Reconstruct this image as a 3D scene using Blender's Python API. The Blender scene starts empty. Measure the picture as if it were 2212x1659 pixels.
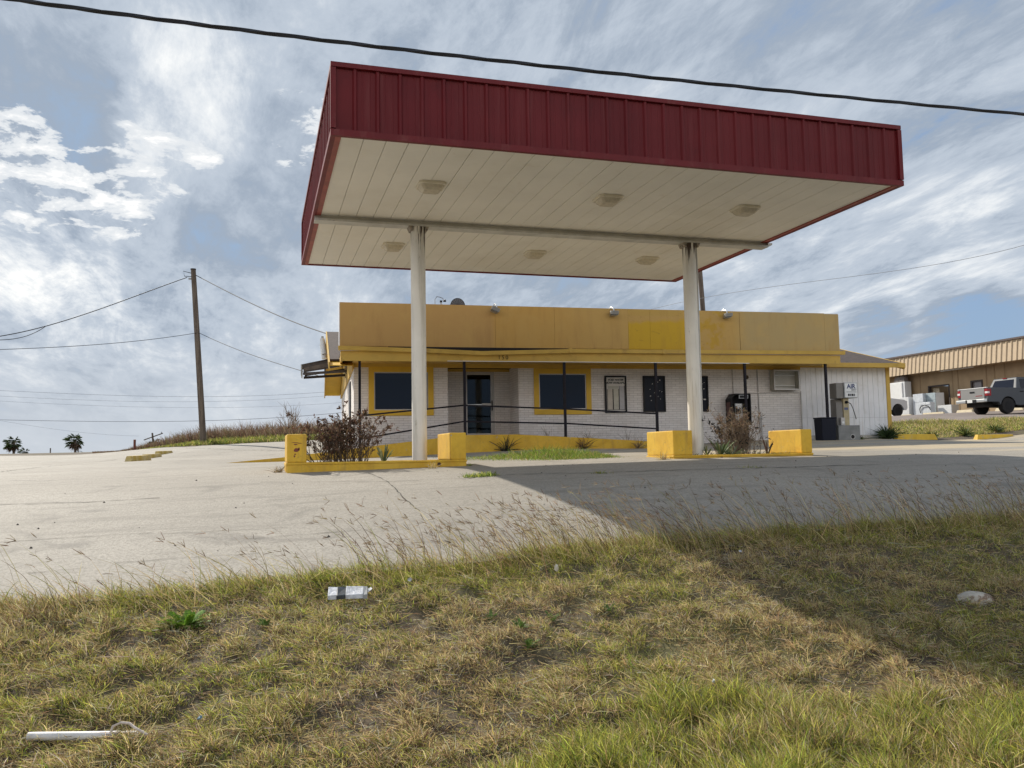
import bpy, bmesh, math, random
import numpy as np
from mathutils import Matrix, Vector

random.seed(7)
RNG = np.random.default_rng(11)
SC = bpy.context.scene
COL = SC.collection
R = math.radians

# ------------------------------------------------------------------ camera
FPX, YAW, PITCH, ROLL = 1833.3, 0.291053, 0.082100, -0.017421   # focal length in pixels of a 2212 px wide frame
cam = bpy.data.cameras.new('camera')
cam.sensor_fit = 'HORIZONTAL'; cam.sensor_width = 36.0
cam.lens = FPX / 2212.0 * 36.0
cam.clip_start = 0.05; cam.clip_end = 4000
camo = bpy.data.objects.new('camera', cam); COL.objects.link(camo)
_f = np.array([math.sin(YAW) * math.cos(PITCH), math.cos(YAW) * math.cos(PITCH), math.sin(PITCH)])
_r = np.array([math.cos(YAW), -math.sin(YAW), 0.0]); _u = np.cross(_r, _f)
_c, _s = math.cos(ROLL), math.sin(ROLL)
CR, CU, CF = _c * _r + _s * _u, -_s * _r + _c * _u, _f
camo.matrix_world = Matrix(((CR[0], CU[0], -CF[0], 0), (CR[1], CU[1], -CF[1], 0), (CR[2], CU[2], -CF[2], 0), (0, 0, 0, 1)))
SC.camera = camo

def ray(x, y):                      # direction through a point of the 2212 x 1659 frame, depth 1 along the view axis
    a, b = (x - 1106.0) / FPX, -(y - 829.5) / FPX
    return CR * a + CU * b + CF
def at(x, y, d):                    # the point at depth d
    return ray(x, y) * d

# ------------------------------------------------------------------ sun, sky, exposure
SUN_EL = R(37.3); SUN_AZ = math.atan2(-2.43, 5.46)      # bearing of the sun from +Y towards +X
sv = Vector((math.sin(SUN_AZ) * math.cos(SUN_EL), math.cos(SUN_AZ) * math.cos(SUN_EL), math.sin(SUN_EL)))
sl = bpy.data.lights.new('sun', 'SUN'); sl.energy = 5.0; sl.angle = R(0.6); sl.color = (1.0, 0.93, 0.82)
so = bpy.data.objects.new('sun', sl); COL.objects.link(so)
so.rotation_euler = (-sv).to_track_quat('-Z', 'Y').to_euler(); so.location = (-20, 40, 40)
SC.view_settings.view_transform = 'Standard'; SC.view_settings.look = 'None'
SC.view_settings.exposure = 0.20; SC.view_settings.gamma = 1.0; SC.view_settings.use_curve_mapping = False
SC.cycles.use_denoising = True
SC.cycles.max_bounces = 6; SC.cycles.transparent_max_bounces = 8
SC.cycles.caustics_reflective = False; SC.cycles.caustics_refractive = False

class NT:
    def __init__(s, tree): s.t = tree; s.n = tree.nodes; s.l = tree.links
    def add(s, typ, ins=None, **kw):
        nd = s.n.new(typ)
        for k, v in kw.items(): setattr(nd, k, v)
        for k, v in (ins or {}).items():
            sk = nd.inputs[k]
            if isinstance(v, bpy.types.NodeSocket): s.l.new(v, sk)
            else: sk.default_value = v
        return nd
    def math(s, op, a, b=0.0, c=None, clamp=False):
        d = {0: a, 1: b}
        if c is not None: d[2] = c
        return s.add('ShaderNodeMath', d, operation=op, use_clamp=clamp).outputs[0]
    def vmath(s, op, a, b=(0, 0, 0)):
        nd = s.add('ShaderNodeVectorMath', {0: a, 1: b}, operation=op)
        return nd.outputs['Value'] if op in ('DOT_PRODUCT', 'LENGTH') else nd.outputs[0]
    def noise(s, vec, scale, detail=4, rough=0.55, dist=0.0):
        return s.add('ShaderNodeTexNoise', {'Vector': vec, 'Scale': scale, 'Detail': detail, 'Roughness': rough, 'Distortion': dist}).outputs[0]
    def mrange(s, v, a, b, c=0.0, d=1.0, smooth=True):
        nd = s.add('ShaderNodeMapRange', {0: v, 1: a, 2: b, 3: c, 4: d}); nd.clamp = True
        if smooth: nd.interpolation_type = 'SMOOTHSTEP'
        return nd.outputs[0]
    def mix(s, f, a, b, blend='MIX'):
        nd = s.n.new('ShaderNodeMix'); nd.data_type = 'RGBA'; nd.blend_type = blend
        for i, v in ((0, f), (6, a), (7, b)):
            if isinstance(v, bpy.types.NodeSocket): s.l.new(v, nd.inputs[i])
            else: nd.inputs[i].default_value = (v[0], v[1], v[2], 1) if i else v
        return nd.outputs[2]

world = bpy.data.worlds.new('World'); SC.world = world; world.use_nodes = True
world.cycles.sampling_method = 'MANUAL'; world.cycles.sample_map_resolution = 1024
w = NT(world.node_tree); w.n.clear()
sky = w.add('ShaderNodeTexSky', sky_type='NISHITA', sun_disc=False, sun_elevation=SUN_EL, sun_rotation=SUN_AZ, dust_density=1.5, air_density=1.0)
tc = w.add('ShaderNodeTexCoord').outputs['Generated']
D = w.vmath('NORMALIZE', tc)
sep = w.add('ShaderNodeSeparateXYZ', {0: D})
zc = w.math('MAXIMUM', sep.outputs[2], 0.0)
den = w.math('ADD', zc, 0.16)
pxy = w.add('ShaderNodeCombineXYZ', {0: w.math('DIVIDE', sep.outputs[0], den), 1: w.math('DIVIDE', sep.outputs[1], den), 2: 0.0}).outputs[0]
strk = w.add('ShaderNodeMapping', {'Vector': pxy, 'Rotation': (0, 0, R(8)), 'Scale': (1.0, 0.34, 1.0)}).outputs[0]   # streets of cloud run away from the viewer
strk2 = w.add('ShaderNodeMapping', {'Vector': pxy, 'Rotation': (0, 0, R(38)), 'Scale': (1.0, 0.5, 1.0), 'Location': (3.1, 1.7, 0)}).outputs[0]
def lobe(px, py, inner, outer):      # soft region of the sky about one direction
    v = Vector(ray(px, py)).normalized()
    return w.mrange(w.vmath('DOT_PRODUCT', D, tuple(v)), math.cos(R(outer)), math.cos(R(inner)))
S10 = lambda r, g, b: (r * 10, g * 10, b * 10)
# clear air
clear = w.vmath('MINIMUM', w.mix(0.55, w.mix(1.0, sky.outputs[0], (0.74, 0.80, 0.92), 'MULTIPLY'), (2.7, 4.0, 6.0)), (2.9, 4.0, 5.6))
# high grey-white sheet with soft streaks, broken up by finer wisps
n1 = w.noise(strk, 1.15, 10, 0.60, 0.7)
n2 = w.noise(strk2, 2.3, 10, 0.64, 0.5)
n3 = w.noise(strk, 5.2, 10, 0.70, 0.5)
n4 = w.noise(strk2, 13.0, 8, 0.68, 0.6)
def spread(n_, k): return w.math('MULTIPLY', w.math('SUBTRACT', n_, 0.5), k)
sheet = w.math('ADD', w.math('ADD', w.math('ADD', spread(n1, 0.98), spread(n2, 0.60)), w.math('ADD', spread(n3, 0.44), spread(n4, 0.22))), 0.45)
rag = w.math('ADD', 1.0, w.math('ADD', spread(n2, 2.6), spread(n3, 2.6)))          # frays the edges of every region
gap = w.math('MAXIMUM', w.math('MULTIPLY', lobe(2110, 762, 1.0, 5.0), 0.30), w.math('MULTIPLY', lobe(1900, 730, 0.5, 3.2), 0.24))
gap = w.math('MULTIPLY', gap, w.mrange(zc, 0.14, 0.21, 1.0, 0.0))
def total(lst):
    acc = None
    for px, py, a_, b_, k in lst:
        v_ = w.math('MULTIPLY', lobe(px, py, a_, b_), k * 0.9); acc = v_ if acc is None else w.math('ADD', acc, v_)
    return acc
lit = total([(400, 195, 0.5, 6.0, 0.12), (80, 530, 0.5, 5.5, 0.15), (840, 20, 1, 9, 0.05), (1260, 130, 1, 7, 0.07), (110, 680, 1, 7, 0.11), (420, 800, 1, 9, 0.06), (1950, 530, 1, 8, 0.10), (2150, 330, 1, 7, 0.07), (1560, 620, 1, 7, 0.07)])
dark = total([(60, 270, 1, 6, 0.09), (560, 400, 1, 7, 0.10), (760, 90, 0.5, 4, 0.08), (1760, 100, 1, 6, 0.11), (1330, 40, 1, 5, 0.08), (150, 500, 0.5, 3, 0.05)])
behind = w.mrange(w.vmath('DOT_PRODUCT', D, (float(CF[0]), float(CF[1]), 0.0)), -0.15, -0.6)     # the sky away from the sun is clear
gap = w.math('MAXIMUM', gap, w.math('MULTIPLY', behind, 0.28))
cov = w.math('ADD', w.math('SUBTRACT', w.math('SUBTRACT', sheet, gap), w.math('MULTIPLY', dark, w.math('MULTIPLY', rag, 0.6))), w.math('MULTIPLY', lit, rag))
base = w.mix(w.mrange(cov, 0.20, 0.38), clear, S10(0.315, 0.375, 0.46))
base = w.mix(w.mrange(cov, 0.34, 0.50), base, S10(0.455, 0.515, 0.595))
base = w.mix(w.mrange(cov, 0.48, 0.66), base, S10(0.66, 0.70, 0.745))
base = w.mix(w.mrange(cov, 0.60, 0.84), base, S10(0.94, 0.94, 0.92))
# fluffy low puffs on the left
pm = w.add('ShaderNodeMapping', {'Vector': pxy, 'Location': (0.7, 0.2, 0)}).outputs[0]
pf = w.noise(pm, 8.5, 15, 0.63, 0.2)
pl = w.noise(pxy, 3.2, 4, 0.5)
where = None
for q_ in ((30, 330, .4, 3.6, 1), (130, 385, .4, 3.6, 1), (330, 345, .4, 3.2, 1), (425, 322, .2, 2.0, 1), (235, 438, .4, 3.4, 1), (80, 440, .3, 2.6, 1), (655, 280, .3, 3.2, .8)):
    l_ = w.math('MULTIPLY', lobe(*q_[:4]), q_[4]); where = l_ if where is None else w.math('MAXIMUM', where, l_)
pv = w.math('ADD', w.math('ADD', w.math('MULTIPLY', pf, 1.15), w.math('MULTIPLY', pl, 0.2)), w.math('MULTIPLY', where, 0.20))
base = w.mix(w.math('MULTIPLY', w.mrange(pv, 0.80, 0.88), w.mrange(where, 0.02, 0.35)), base, w.mix(w.mrange(pv, 0.88, 1.05), S10(0.70, 0.73, 0.76), S10(0.98, 0.97, 0.95)))
# pale band low over the land
hz = w.mrange(zc, 0.0, 0.17, 1.0, 0.0)
hz = w.math('MULTIPLY', hz, w.math('SUBTRACT', 0.9, w.math('MULTIPLY', gap, 2.9)), clamp=True)
base = w.mix(hz, base, S10(0.54, 0.58, 0.63))
# bright cloud added behind the viewer to fill shaded fronts, clear of the skyline
fill_cloud = w.math('MULTIPLY', behind, w.math('MULTIPLY', w.mrange(zc, 0.085, 0.16), w.mrange(zc, 0.36, 0.52, 1.0, 0.0)))
base = w.mix(w.math('MULTIPLY', fill_cloud, w.mrange(n2, 0.36, 0.55, 0.55, 1.0)), base, S10(1.75, 1.68, 1.58))
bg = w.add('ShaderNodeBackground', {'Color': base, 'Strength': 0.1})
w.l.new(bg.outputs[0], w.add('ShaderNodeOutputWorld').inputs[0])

# ------------------------------------------------------------------ materials
MATS = {}
def mat(name, col, rough=0.7, metal=0.0, var=0.0, vscale=3.0, dirt=None, dirt_scale=1.2, dirt_rng=(0.5, 0.75), bump=0.0, bscale=40.0, spec=0.5, stretch=None, extra=None, world_tex=False):
    m = bpy.data.materials.new(name); m.use_nodes = True
    t = NT(m.node_tree); t.n.clear()
    o = t.add('ShaderNodeTexCoord').outputs['Object']
    if world_tex: o = t.add('ShaderNodeNewGeometry').outputs['Position']
    vec = o
    if stretch: vec = t.add('ShaderNodeMapping', {'Vector': o, 'Scale': stretch}).outputs[0]
    c = (col[0], col[1], col[2])
    if var:
        nz = t.noise(vec, vscale, 6, 0.6)
        c = t.mix(t.mrange(nz, 0.3, 0.7), tuple(k * (1 - var) for k in col), tuple(min(1, k * (1 + var)) for k in col))
    if dirt:
        nz = t.noise(vec, dirt_scale, 8, 0.65, 0.4)
        c = t.mix(t.mrange(nz, *dirt_rng), c, dirt)
    b = t.add('ShaderNodeBsdfPrincipled', {'Roughness': rough, 'Metallic': metal, 'Specular IOR Level': spec})
    if extra: c = extra(t, o, c, b)
    if isinstance(c, bpy.types.NodeSocket): t.l.new(c, b.inputs['Base Color'])
    else: b.inputs['Base Color'].default_value = (*c, 1)
    if bump:
        bp = t.add('ShaderNodeBump', {'Strength': bump, 'Distance': 0.01, 'Height': t.noise(o, bscale, 5, 0.6)})
        t.l.new(bp.outputs[0], b.inputs['Normal'])
    t.l.new(b.outputs[0], t.add('ShaderNodeOutputMaterial').inputs[0])
    m['bsdf'] = b.name
    return m

# ------------------------------------------------------------------ mesh builder
class MB:
    def __init__(s): s.v = []; s.f = []
    def add(s, vs, fs):
        k = len(s.v); s.v += [tuple(map(float, p)) for p in vs]; s.f += [tuple(k + i for i in f) for f in fs]; return s
    def box(s, x0, x1, y0, y1, z0, z1):
        return s.add([(x0, y0, z0), (x1, y0, z0), (x1, y1, z0), (x0, y1, z0), (x0, y0, z1), (x1, y0, z1), (x1, y1, z1), (x0, y1, z1)],
                     [(3, 2, 1, 0), (4, 5, 6, 7), (0, 1, 5, 4), (1, 2, 6, 5), (2, 3, 7, 6), (3, 0, 4, 7)])
    def hexa(s, b, t):      # bottom 4 points, top 4 points
        return s.add(list(b) + list(t), [(3, 2, 1, 0), (4, 5, 6, 7), (0, 1, 5, 4), (1, 2, 6, 5), (2, 3, 7, 6), (3, 0, 4, 7)])
    def prism(s, poly, axis, a, b):     # polygon in the plane normal to axis, extruded from a to b
        def P(p, h): return (h, p[0], p[1]) if axis == 'x' else ((p[0], h, p[1]) if axis == 'y' else (p[0], p[1], h))
        n = len(poly)
        return s.add([P(p, a) for p in poly] + [P(p, b) for p in poly], [tuple(range(n))[::-1], tuple(range(n, 2 * n))] + [(i, (i + 1) % n, n + (i + 1) % n, n + i) for i in range(n)])
    def tube(s, pts, r, n=8, cap=True):
        pts = [Vector(p) for p in pts]; rs = r if isinstance(r, (list, tuple)) else [r] * len(pts)
        ring = []; ref = None
        for i, p in enumerate(pts):
            d = (pts[min(i + 1, len(pts) - 1)] - pts[max(i - 1, 0)]).normalized()
            if ref is None: ref = Vector((0, 0, 1)) if abs(d.z) < 0.9 else Vector((1, 0, 0))
            a = d.cross(ref).normalized(); b = a.cross(d).normalized(); ref = b
            ring.append([p + (a * math.cos(2 * math.pi * k / n) + b * math.sin(2 * math.pi * k / n)) * rs[i] for k in range(n)])
        vs = [q for rg in ring for q in rg]; fs = []
        for i in range(len(pts) - 1):
            for k in range(n): fs.append((i * n + k, i * n + (k + 1) % n, (i + 1) * n + (k + 1) % n, (i + 1) * n + k))
        if cap: fs += [tuple(range(n))[::-1], tuple(range((len(pts) - 1) * n, len(pts) * n))]
        return s.add(vs, fs)
    def bar(s, a, b, wd, ht):           # rectangular bar from a to b
        a, b = Vector(a), Vector(b); d = (b - a).normalized()
        up = Vector((0, 0, 1)) if abs(d.z) < 0.95 else Vector((0, 1, 0))
        x = d.cross(up).normalized() * wd / 2; z = x.cross(d).normalized() * ht / 2
        return s.hexa([a - x - z, a + x - z, b + x - z, b - x - z], [a - x + z, a + x + z, b + x + z, b - x + z])
    def lathe(s, prof, c=(0, 0, 0), n=20, axis='z'):
        vs = []; fs = []
        for r, h in prof:
            for k in range(n):
                a = 2 * math.pi * k / n; p = (r * math.cos(a), r * math.sin(a), h)
                if axis == 'x': p = (h, p[0], p[1])
                if axis == 'y': p = (p[0], h, p[1])
                vs.append((p[0] + c[0], p[1] + c[1], p[2] + c[2]))
        m = len(prof)
        for i in range(m - 1):
            for k in range(n): fs.append((i * n + k, i * n + (k + 1) % n, (i + 1) * n + (k + 1) % n, (i + 1) * n + k))
        fs += [tuple(range(n))[::-1], tuple(range((m - 1) * n, m * n))]
        return s.add(vs, fs)
    def disc_y(s, cx, cz, y0, y1, r, n=20): return s.lathe([(r, y0), (r, y1)], (cx, 0, cz), n, 'y')

def obj(name, mb, m, parent=None, bevel=0.0, smooth=False, loc=None, rotz=0.0):
    me = bpy.data.meshes.new(name)
    me.from_pydata(mb.v, [], mb.f); me.update()
    bm = bmesh.new(); bm.from_mesh(me)
    if bevel:
        bmesh.ops.remove_doubles(bm, verts=bm.verts, dist=1e-5)
        es = [e for e in bm.edges if len(e.link_faces) == 2 and e.calc_face_angle(0) > 0.6]
        bmesh.ops.bevel(bm, geom=es, offset=bevel, segments=2, profile=0.6, affect='EDGES', clamp_overlap=True)
    bmesh.ops.recalc_face_normals(bm, faces=bm.faces)
    bm.to_mesh(me); bm.free()
    if smooth:
        for p in me.polygons: p.use_smooth = True
        me.set_sharp_from_angle(angle=R(40))
    me.materials.append(m)
    o = bpy.data.objects.new(name, me); COL.objects.link(o)
    if parent: o.parent = parent
    if loc is not None: o.location = loc; o.rotation_euler = (0, 0, rotz)
    return o
def tag(o, label, cat, group=None, kind=None):
    if label: o['label'] = label
    if cat: o['category'] = cat
    if group: o['group'] = group
    if kind: o['kind'] = kind
    return o
def thing(name, label, cat, loc=(0, 0, 0), rotz=0.0, group=None):
    o = bpy.data.objects.new(name, None); COL.objects.link(o); o.empty_display_size = 0.2
    o.location = loc; o.rotation_euler = (0, 0, rotz)
    return tag(o, label, cat, group)
def dup(root, loc, rotz=None, label=None):
    r = root.copy(); COL.objects.link(r); r.location = loc
    if rotz is not None: r.rotation_euler = (0, 0, rotz)
    if label: r['label'] = label
    for ch in list(root.children):
        c = ch.copy(); COL.objects.link(c); c.parent = r
        for g in list(ch.children):
            d = g.copy(); COL.objects.link(d); d.parent = c
    return r
def text_mesh(txt, size, m, name, parent, origin, ax=(1, 0, 0), up=(0, 0, 1), align='CENTER', shear=0.0, bold=0.0):
    cu = bpy.data.curves.new(name, 'FONT'); cu.body = txt; cu.size = size; cu.align_x = align; cu.shear = shear; cu.offset = bold; cu.extrude = 0.002
    to = bpy.data.objects.new(name + '_tmp', cu); COL.objects.link(to)
    dg = bpy.context.evaluated_depsgraph_get(); me = bpy.data.meshes.new_from_object(to.evaluated_get(dg))
    bpy.data.objects.remove(to); bpy.data.curves.remove(cu)
    a, u = Vector(ax), Vector(up); nrm = a.cross(u)
    for v in me.vertices: v.co = Vector(origin) + a * v.co.x + u * v.co.y + nrm * v.co.z
    me.materials.clear(); me.materials.append(m)
    o = bpy.data.objects.new(name, me); COL.objects.link(o); o.parent = parent
    return o

# ------------------------------------------------------------------ terrain
BDL = R(3.7)                                          # the shop is turned a little from the canopy
BO = np.array([2.742, 25.730, 0.0])                   # its front left wall corner
BU = np.array([math.cos(BDL), -math.sin(BDL), 0.0]); BV = np.array([math.sin(BDL), math.cos(BDL), 0.0])
def B(u, v, z=0.0): return BO + BU * u + BV * v + np.array([0, 0, z])
CP = []
for X in (-9, -5, -2, 3.5, 9, 15, 24):
    e = -0.87 + (0.027 if X < 3.5 else 0.014) * (min(X, 15) - 3.5)
    for Y, dz in ((7.4, 0), (6.65, -.12), (6.0, -.27), (5.2, -.42), (4.5, -.52), (3.6, -.60), (2.4, -.65), (0, -.70), (-6, -.72), (10, .335), (12.2, .545)):
        CP.append((X, Y + (float(np.interp(X, [-2.2, 3.5, 8.5], [-.5, -.1, .15])) if 4 < Y < 8 else 0), e + dz - (.05 if X < 0 and Y > 6 and Y < 8 else 0)))
CP += [(-9, 14.4, -.44), (-4, 14.4, -.35), (.45, 14.4, -.262), (3.5, 14.4, -.207), (7.45, 14.4, -.158), (10.5, 14.4, -.15), (15, 14.4, -.13), (24, 14.4, -.12)]
for u, z in ((-3.5, -.125), (-1.9, -.11), (.5, -.05), (3.13, .04), (4.9, .09), (7.2, .10), (8.7, .08)): CP.append((*B(u, -1.62)[:2], z))
for u in (13, 15.2, 18): CP.append((*B(u, -.1)[:2], .285))
CP += [(*B(13, -4)[:2], .13), (*B(18, -4)[:2], .14), (*B(5, 12)[:2], .45), (*B(15, 12)[:2], .6)]
def atz(x, y, d): return tuple(at(x, y, d))
for x, y, d in ((0, 985, 50), (200, 981, 48), (440, 957, 44.5), (400, 967, 43), (617, 956, 40), (700, 951, 40), (300, 997, 25), (60, 1010, 24), (100, 990, 38), (520, 985, 32),
                (1990, 953, 29.3), (2160, 949, 30.5), (1943, 915, 38), (2212, 903, 36), (1943.7, 906.7, 66), (2212, 887, 55), (2130, 897, 45), (2300, 895, 42)):
    CP.append(atz(x, y, d))
CP += [(-40, 30, .1), (-40, 60, .35), (-20, 70, .6), (10, 80, 1.2), (-35, 14, -.5), (40, 10, -.2), (60, 14, .2), (60, 40, 1.9), (55, 80, 3.0), (30, 80, 2.4), (-40, 7.4, -1.3), (-40, 0, -1.9), (45, 5, -.9), (45, -3, -1.5)]
CP = np.array(CP)
def _phi(r2): return 0.5 * r2 * np.log(r2 + 1e-9)
_sc = 10.0
_P = CP[:, :2] / _sc; _n = len(_P)
_A = np.zeros((_n + 3, _n + 3))
_A[:_n, :_n] = _phi(((_P[:, None] - _P[None]) ** 2).sum(-1)) + np.eye(_n) * 2e-3
_A[:_n, _n] = 1; _A[:_n, _n + 1:] = _P; _A[_n, :_n] = 1; _A[_n + 1:, :_n] = _P.T
_W = np.linalg.solve(_A, np.r_[CP[:, 2], 0, 0, 0])
def gz(x, y):
    x = np.clip(np.asarray(x, float), -42, 62); y = np.clip(np.asarray(y, float), -6, 82); sh = x.shape
    q = np.stack([x.ravel(), y.ravel()], 1) / _sc; out = np.empty(len(q))
    for i in range(0, len(q), 20000):
        k = q[i:i + 20000]
        out[i:i + 20000] = _phi(((k[:, None] - _P[None]) ** 2).sum(-1)) @ _W[:_n] + _W[_n] + k @ _W[_n + 1:]
    return out.reshape(sh)
def g1(x, y): return float(gz(np.array([x]), np.array([y]))[0])
def vnoise(x, y, sc, seed):
    g = np.random.default_rng(seed).random((257, 257)); x = np.asarray(x) / sc + 100; y = np.asarray(y) / sc + 100
    xi = np.floor(x).astype(int); yi = np.floor(y).astype(int); fx = x - xi; fy = y - yi
    fx = fx * fx * (3 - 2 * fx); fy = fy * fy * (3 - 2 * fy); a = lambda i, j: g[i % 257, j % 257]
    return (a(xi, yi) * (1 - fx) + a(xi + 1, yi) * fx) * (1 - fy) + (a(xi, yi + 1) * (1 - fx) + a(xi + 1, yi + 1) * fx) * fy
def gridmesh(name, xs, ys, zf, m, smooth=True, mask=None):
    X, Y = np.meshgrid(xs, ys, indexing='ij') if np.ndim(xs) == 1 else (xs, ys)
    Z = zf(X, Y); nx, ny = X.shape
    me = bpy.data.meshes.new(name)
    vs = np.stack([X, Y, Z], -1).reshape(-1, 3)
    i, j = np.meshgrid(np.arange(nx - 1), np.arange(ny - 1), indexing='ij'); a = (i * ny + j).ravel()
    fs = np.stack([a, a + ny, a + ny + 1, a + 1], 1)
    if mask is not None:
        cx = (X[:-1, :-1] + X[1:, 1:]).ravel() / 2; cy = (Y[:-1, :-1] + Y[1:, 1:]).ravel() / 2
        fs = fs[mask(cx, cy)]
    me.from_pydata(vs.tolist(), [], fs.tolist()); me.update()
    if smooth:
        me.polygons.foreach_set('use_smooth', np.ones(len(me.polygons), bool))
    me.materials.append(m)
    o = bpy.data.objects.new(name, me); COL.objects.link(o); return o

LOT_Y0 = 7.45
def edge_y(x): return LOT_Y0 + np.interp(x, [-2.2, 3.5, 8.5, 13], [-.52, -.10, .16, .2])
_edge = [at(-300, 990, 54), at(0, 985, 50), at(200, 981, 48), at(400, 967, 43.2), at(617, 956, 40.5), at(720, 951, 40)]
_ex = np.array([p[0] for p in _edge] + [20.0, 20.6, 62]); _ey = np.array([p[1] for p in _edge] + [36, 24.9, 23.6])
_o = np.argsort(_ex); _ex, _ey = _ex[_o], _ey[_o]
def lot_end(x): return np.interp(x, _ex, _ey)
def lot_front(x): return edge_y(x) + 0.10 * (vnoise(x, x * 0, 0.8, 5) - 0.5)

def soil_extra(t, o, c, b):
    n = t.noise(o, 7.0, 8, 0.65, 0.3)
    c = t.mix(t.mrange(n, 0.35, 0.7), (0.05, 0.037, 0.025), (0.14, 0.105, 0.065))
    return t.mix(t.mrange(t.noise(o, 0.5, 4, 0.5), 0.45, 0.7), c, (0.11, 0.10, 0.04))
M_soil = mat('soil', (0.1, 0.07, 0.045), 0.95, bump=0.8, bscale=30, extra=soil_extra)
def conc_extra(t, o, c, b):
    sp = t.add('ShaderNodeSeparateXYZ', {0: o})
    big = t.noise(o, 0.22, 5, 0.55)
    c = t.mix(t.mrange(big, 0.35, 0.68), (0.325, 0.298, 0.256), (0.395, 0.364, 0.316))
    st = t.noise(t.add('ShaderNodeMapping', {'Vector': o, 'Scale': (0.35, 2.2, 1.0), 'Rotation': (0, 0, R(-4))}).outputs[0], 1.3, 8, 0.65, 0.5)
    c = t.mix(t.math('MULTIPLY', t.mrange(st, 0.50, 0.66), 0.5), c, (0.20, 0.183, 0.158))
    gr = t.noise(o, 34.0, 6, 0.8)
    c = t.mix(t.math('MULTIPLY', t.mrange(gr, 0.44, 0.60), 0.75), c, (0.215, 0.20, 0.17))
    gr2 = t.noise(o, 9.0, 8, 0.75, 0.3)
    c = t.mix(t.math('MULTIPLY', t.mrange(gr2, 0.50, 0.68), 0.6), c, (0.215, 0.195, 0.165))
    c = t.mix(t.math('MULTIPLY', t.mrange(gr2, 0.28, 0.45, 1.0, 0.0), 0.35), c, (0.48, 0.445, 0.385))
    oil = t.noise(o, 0.75, 6, 0.62, 0.8)
    c = t.mix(t.math('MULTIPLY', t.mrange(oil, 0.56, 0.70), 0.55), c, (0.14, 0.13, 0.115))
    sd = t.noise(t.add('ShaderNodeMapping', {'Vector': o, 'Scale': (0.12, 0.5, 1.0)}).outputs[0], 1.0, 6, 0.6, 0.6)
    sandy = t.math('MULTIPLY', t.mrange(sd, 0.40, 0.6), t.math('MULTIPLY', t.mrange(sp.outputs[0], 6.0, 11.0), t.mrange(sp.outputs[1], 13.0, 15.0)))
    c = t.mix(t.math('MULTIPLY', sandy, 0.7), c, (0.52, 0.42, 0.27))
    spot = t.add('ShaderNodeTexVoronoi', {'Vector': o, 'Scale': 1.9}).outputs['Distance']
    c = t.mix(t.math('MULTIPLY', t.mrange(spot, 0.02, 0.035, 1.0, 0.0), 0.8), c, (0.05, 0.045, 0.04))
    b.inputs['Roughness'].default_value = 0.75
    return c
M_conc = mat('concrete', (0.4, 0.37, 0.31), 0.65, bump=0.9, bscale=38, extra=conc_extra, spec=0.14)
M_asph = mat('worn asphalt', (0.20, 0.165, 0.145), 0.9, var=0.25, vscale=1.2, bump=0.4, bscale=60)

xs = np.r_[np.array([-900, -400, -200, -100, -60]), np.arange(-42, -7, 1.2), np.arange(-6.8, -3.4, 0.2), np.arange(-3.4, 10, 0.065), np.arange(10, 13, .14), np.arange(13, 62, 1.0), np.array([62, 80, 120, 200, 400, 900])]
ys = np.r_[np.array([-900, -300, -120, -60, -25, -12]), np.arange(-6, 2.9, 0.6), np.arange(3, 7.9, 0.06), np.arange(7.9, 8.3, .15), np.arange(8.4, 45, 0.7), np.arange(45, 82, 1.6), np.array([82, 100, 150, 300, 900])]
def ground_z(x, y):
    z = gz(x, y)
    bank = np.clip((edge_y(x) + .15 - y) / 0.4, 0, 1)
    z = z + bank * (0.09 * (vnoise(x, y, 0.50, 1) - 0.55) + 0.075 * (vnoise(x, y, 0.20, 2) - 0.5) + 0.045 * (vnoise(x, y, 0.11, 3) - 0.5))
    inlot = (y > edge_y(x) + .3) & (y < lot_end(x) - 0.7) & (x > -42) & (x < 60)
    return z - 0.09 * inlot
tag(gridmesh('ground', xs, ys, ground_z, M_soil), None, None, kind='structure')
lx = np.arange(-41, 58.1, 0.55); lt = np.r_[np.linspace(0, 0.35, 60) ** 1.3, np.linspace(0.26, 1, 80)]; lt = np.unique(lt)
LX, LT = np.meshgrid(lx, lt, indexing='ij'); LY = lot_front(LX) + LT * (lot_end(LX) - lot_front(LX))
lot = gridmesh('concrete_lot', LX, LY, lambda x, y: gz(x, y) + 0.012, M_conc)
tag(lot, None, None, kind='structure')
# the higher asphalt lot in front of the tan building
pa, pb, pc, pd = at(1850, 919, 39), at(2420, 897, 33), at(2420, 880, 54), at(1850, 912, 72)
U, V = np.meshgrid(np.linspace(0, 1, 30), np.linspace(0, 1, 20), indexing='ij')
PXY = [pa[k] * (1 - U) * (1 - V) + pb[k] * U * (1 - V) + pc[k] * U * V + pd[k] * (1 - U) * V for k in (0, 1)]
tag(gridmesh('asphalt_lot', PXY[0], PXY[1], lambda x, y: gz(x, y) + 0.03, M_asph), None, None, kind='structure')
tag(bpy.data.objects['asphalt_lot'], None, None)
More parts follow.
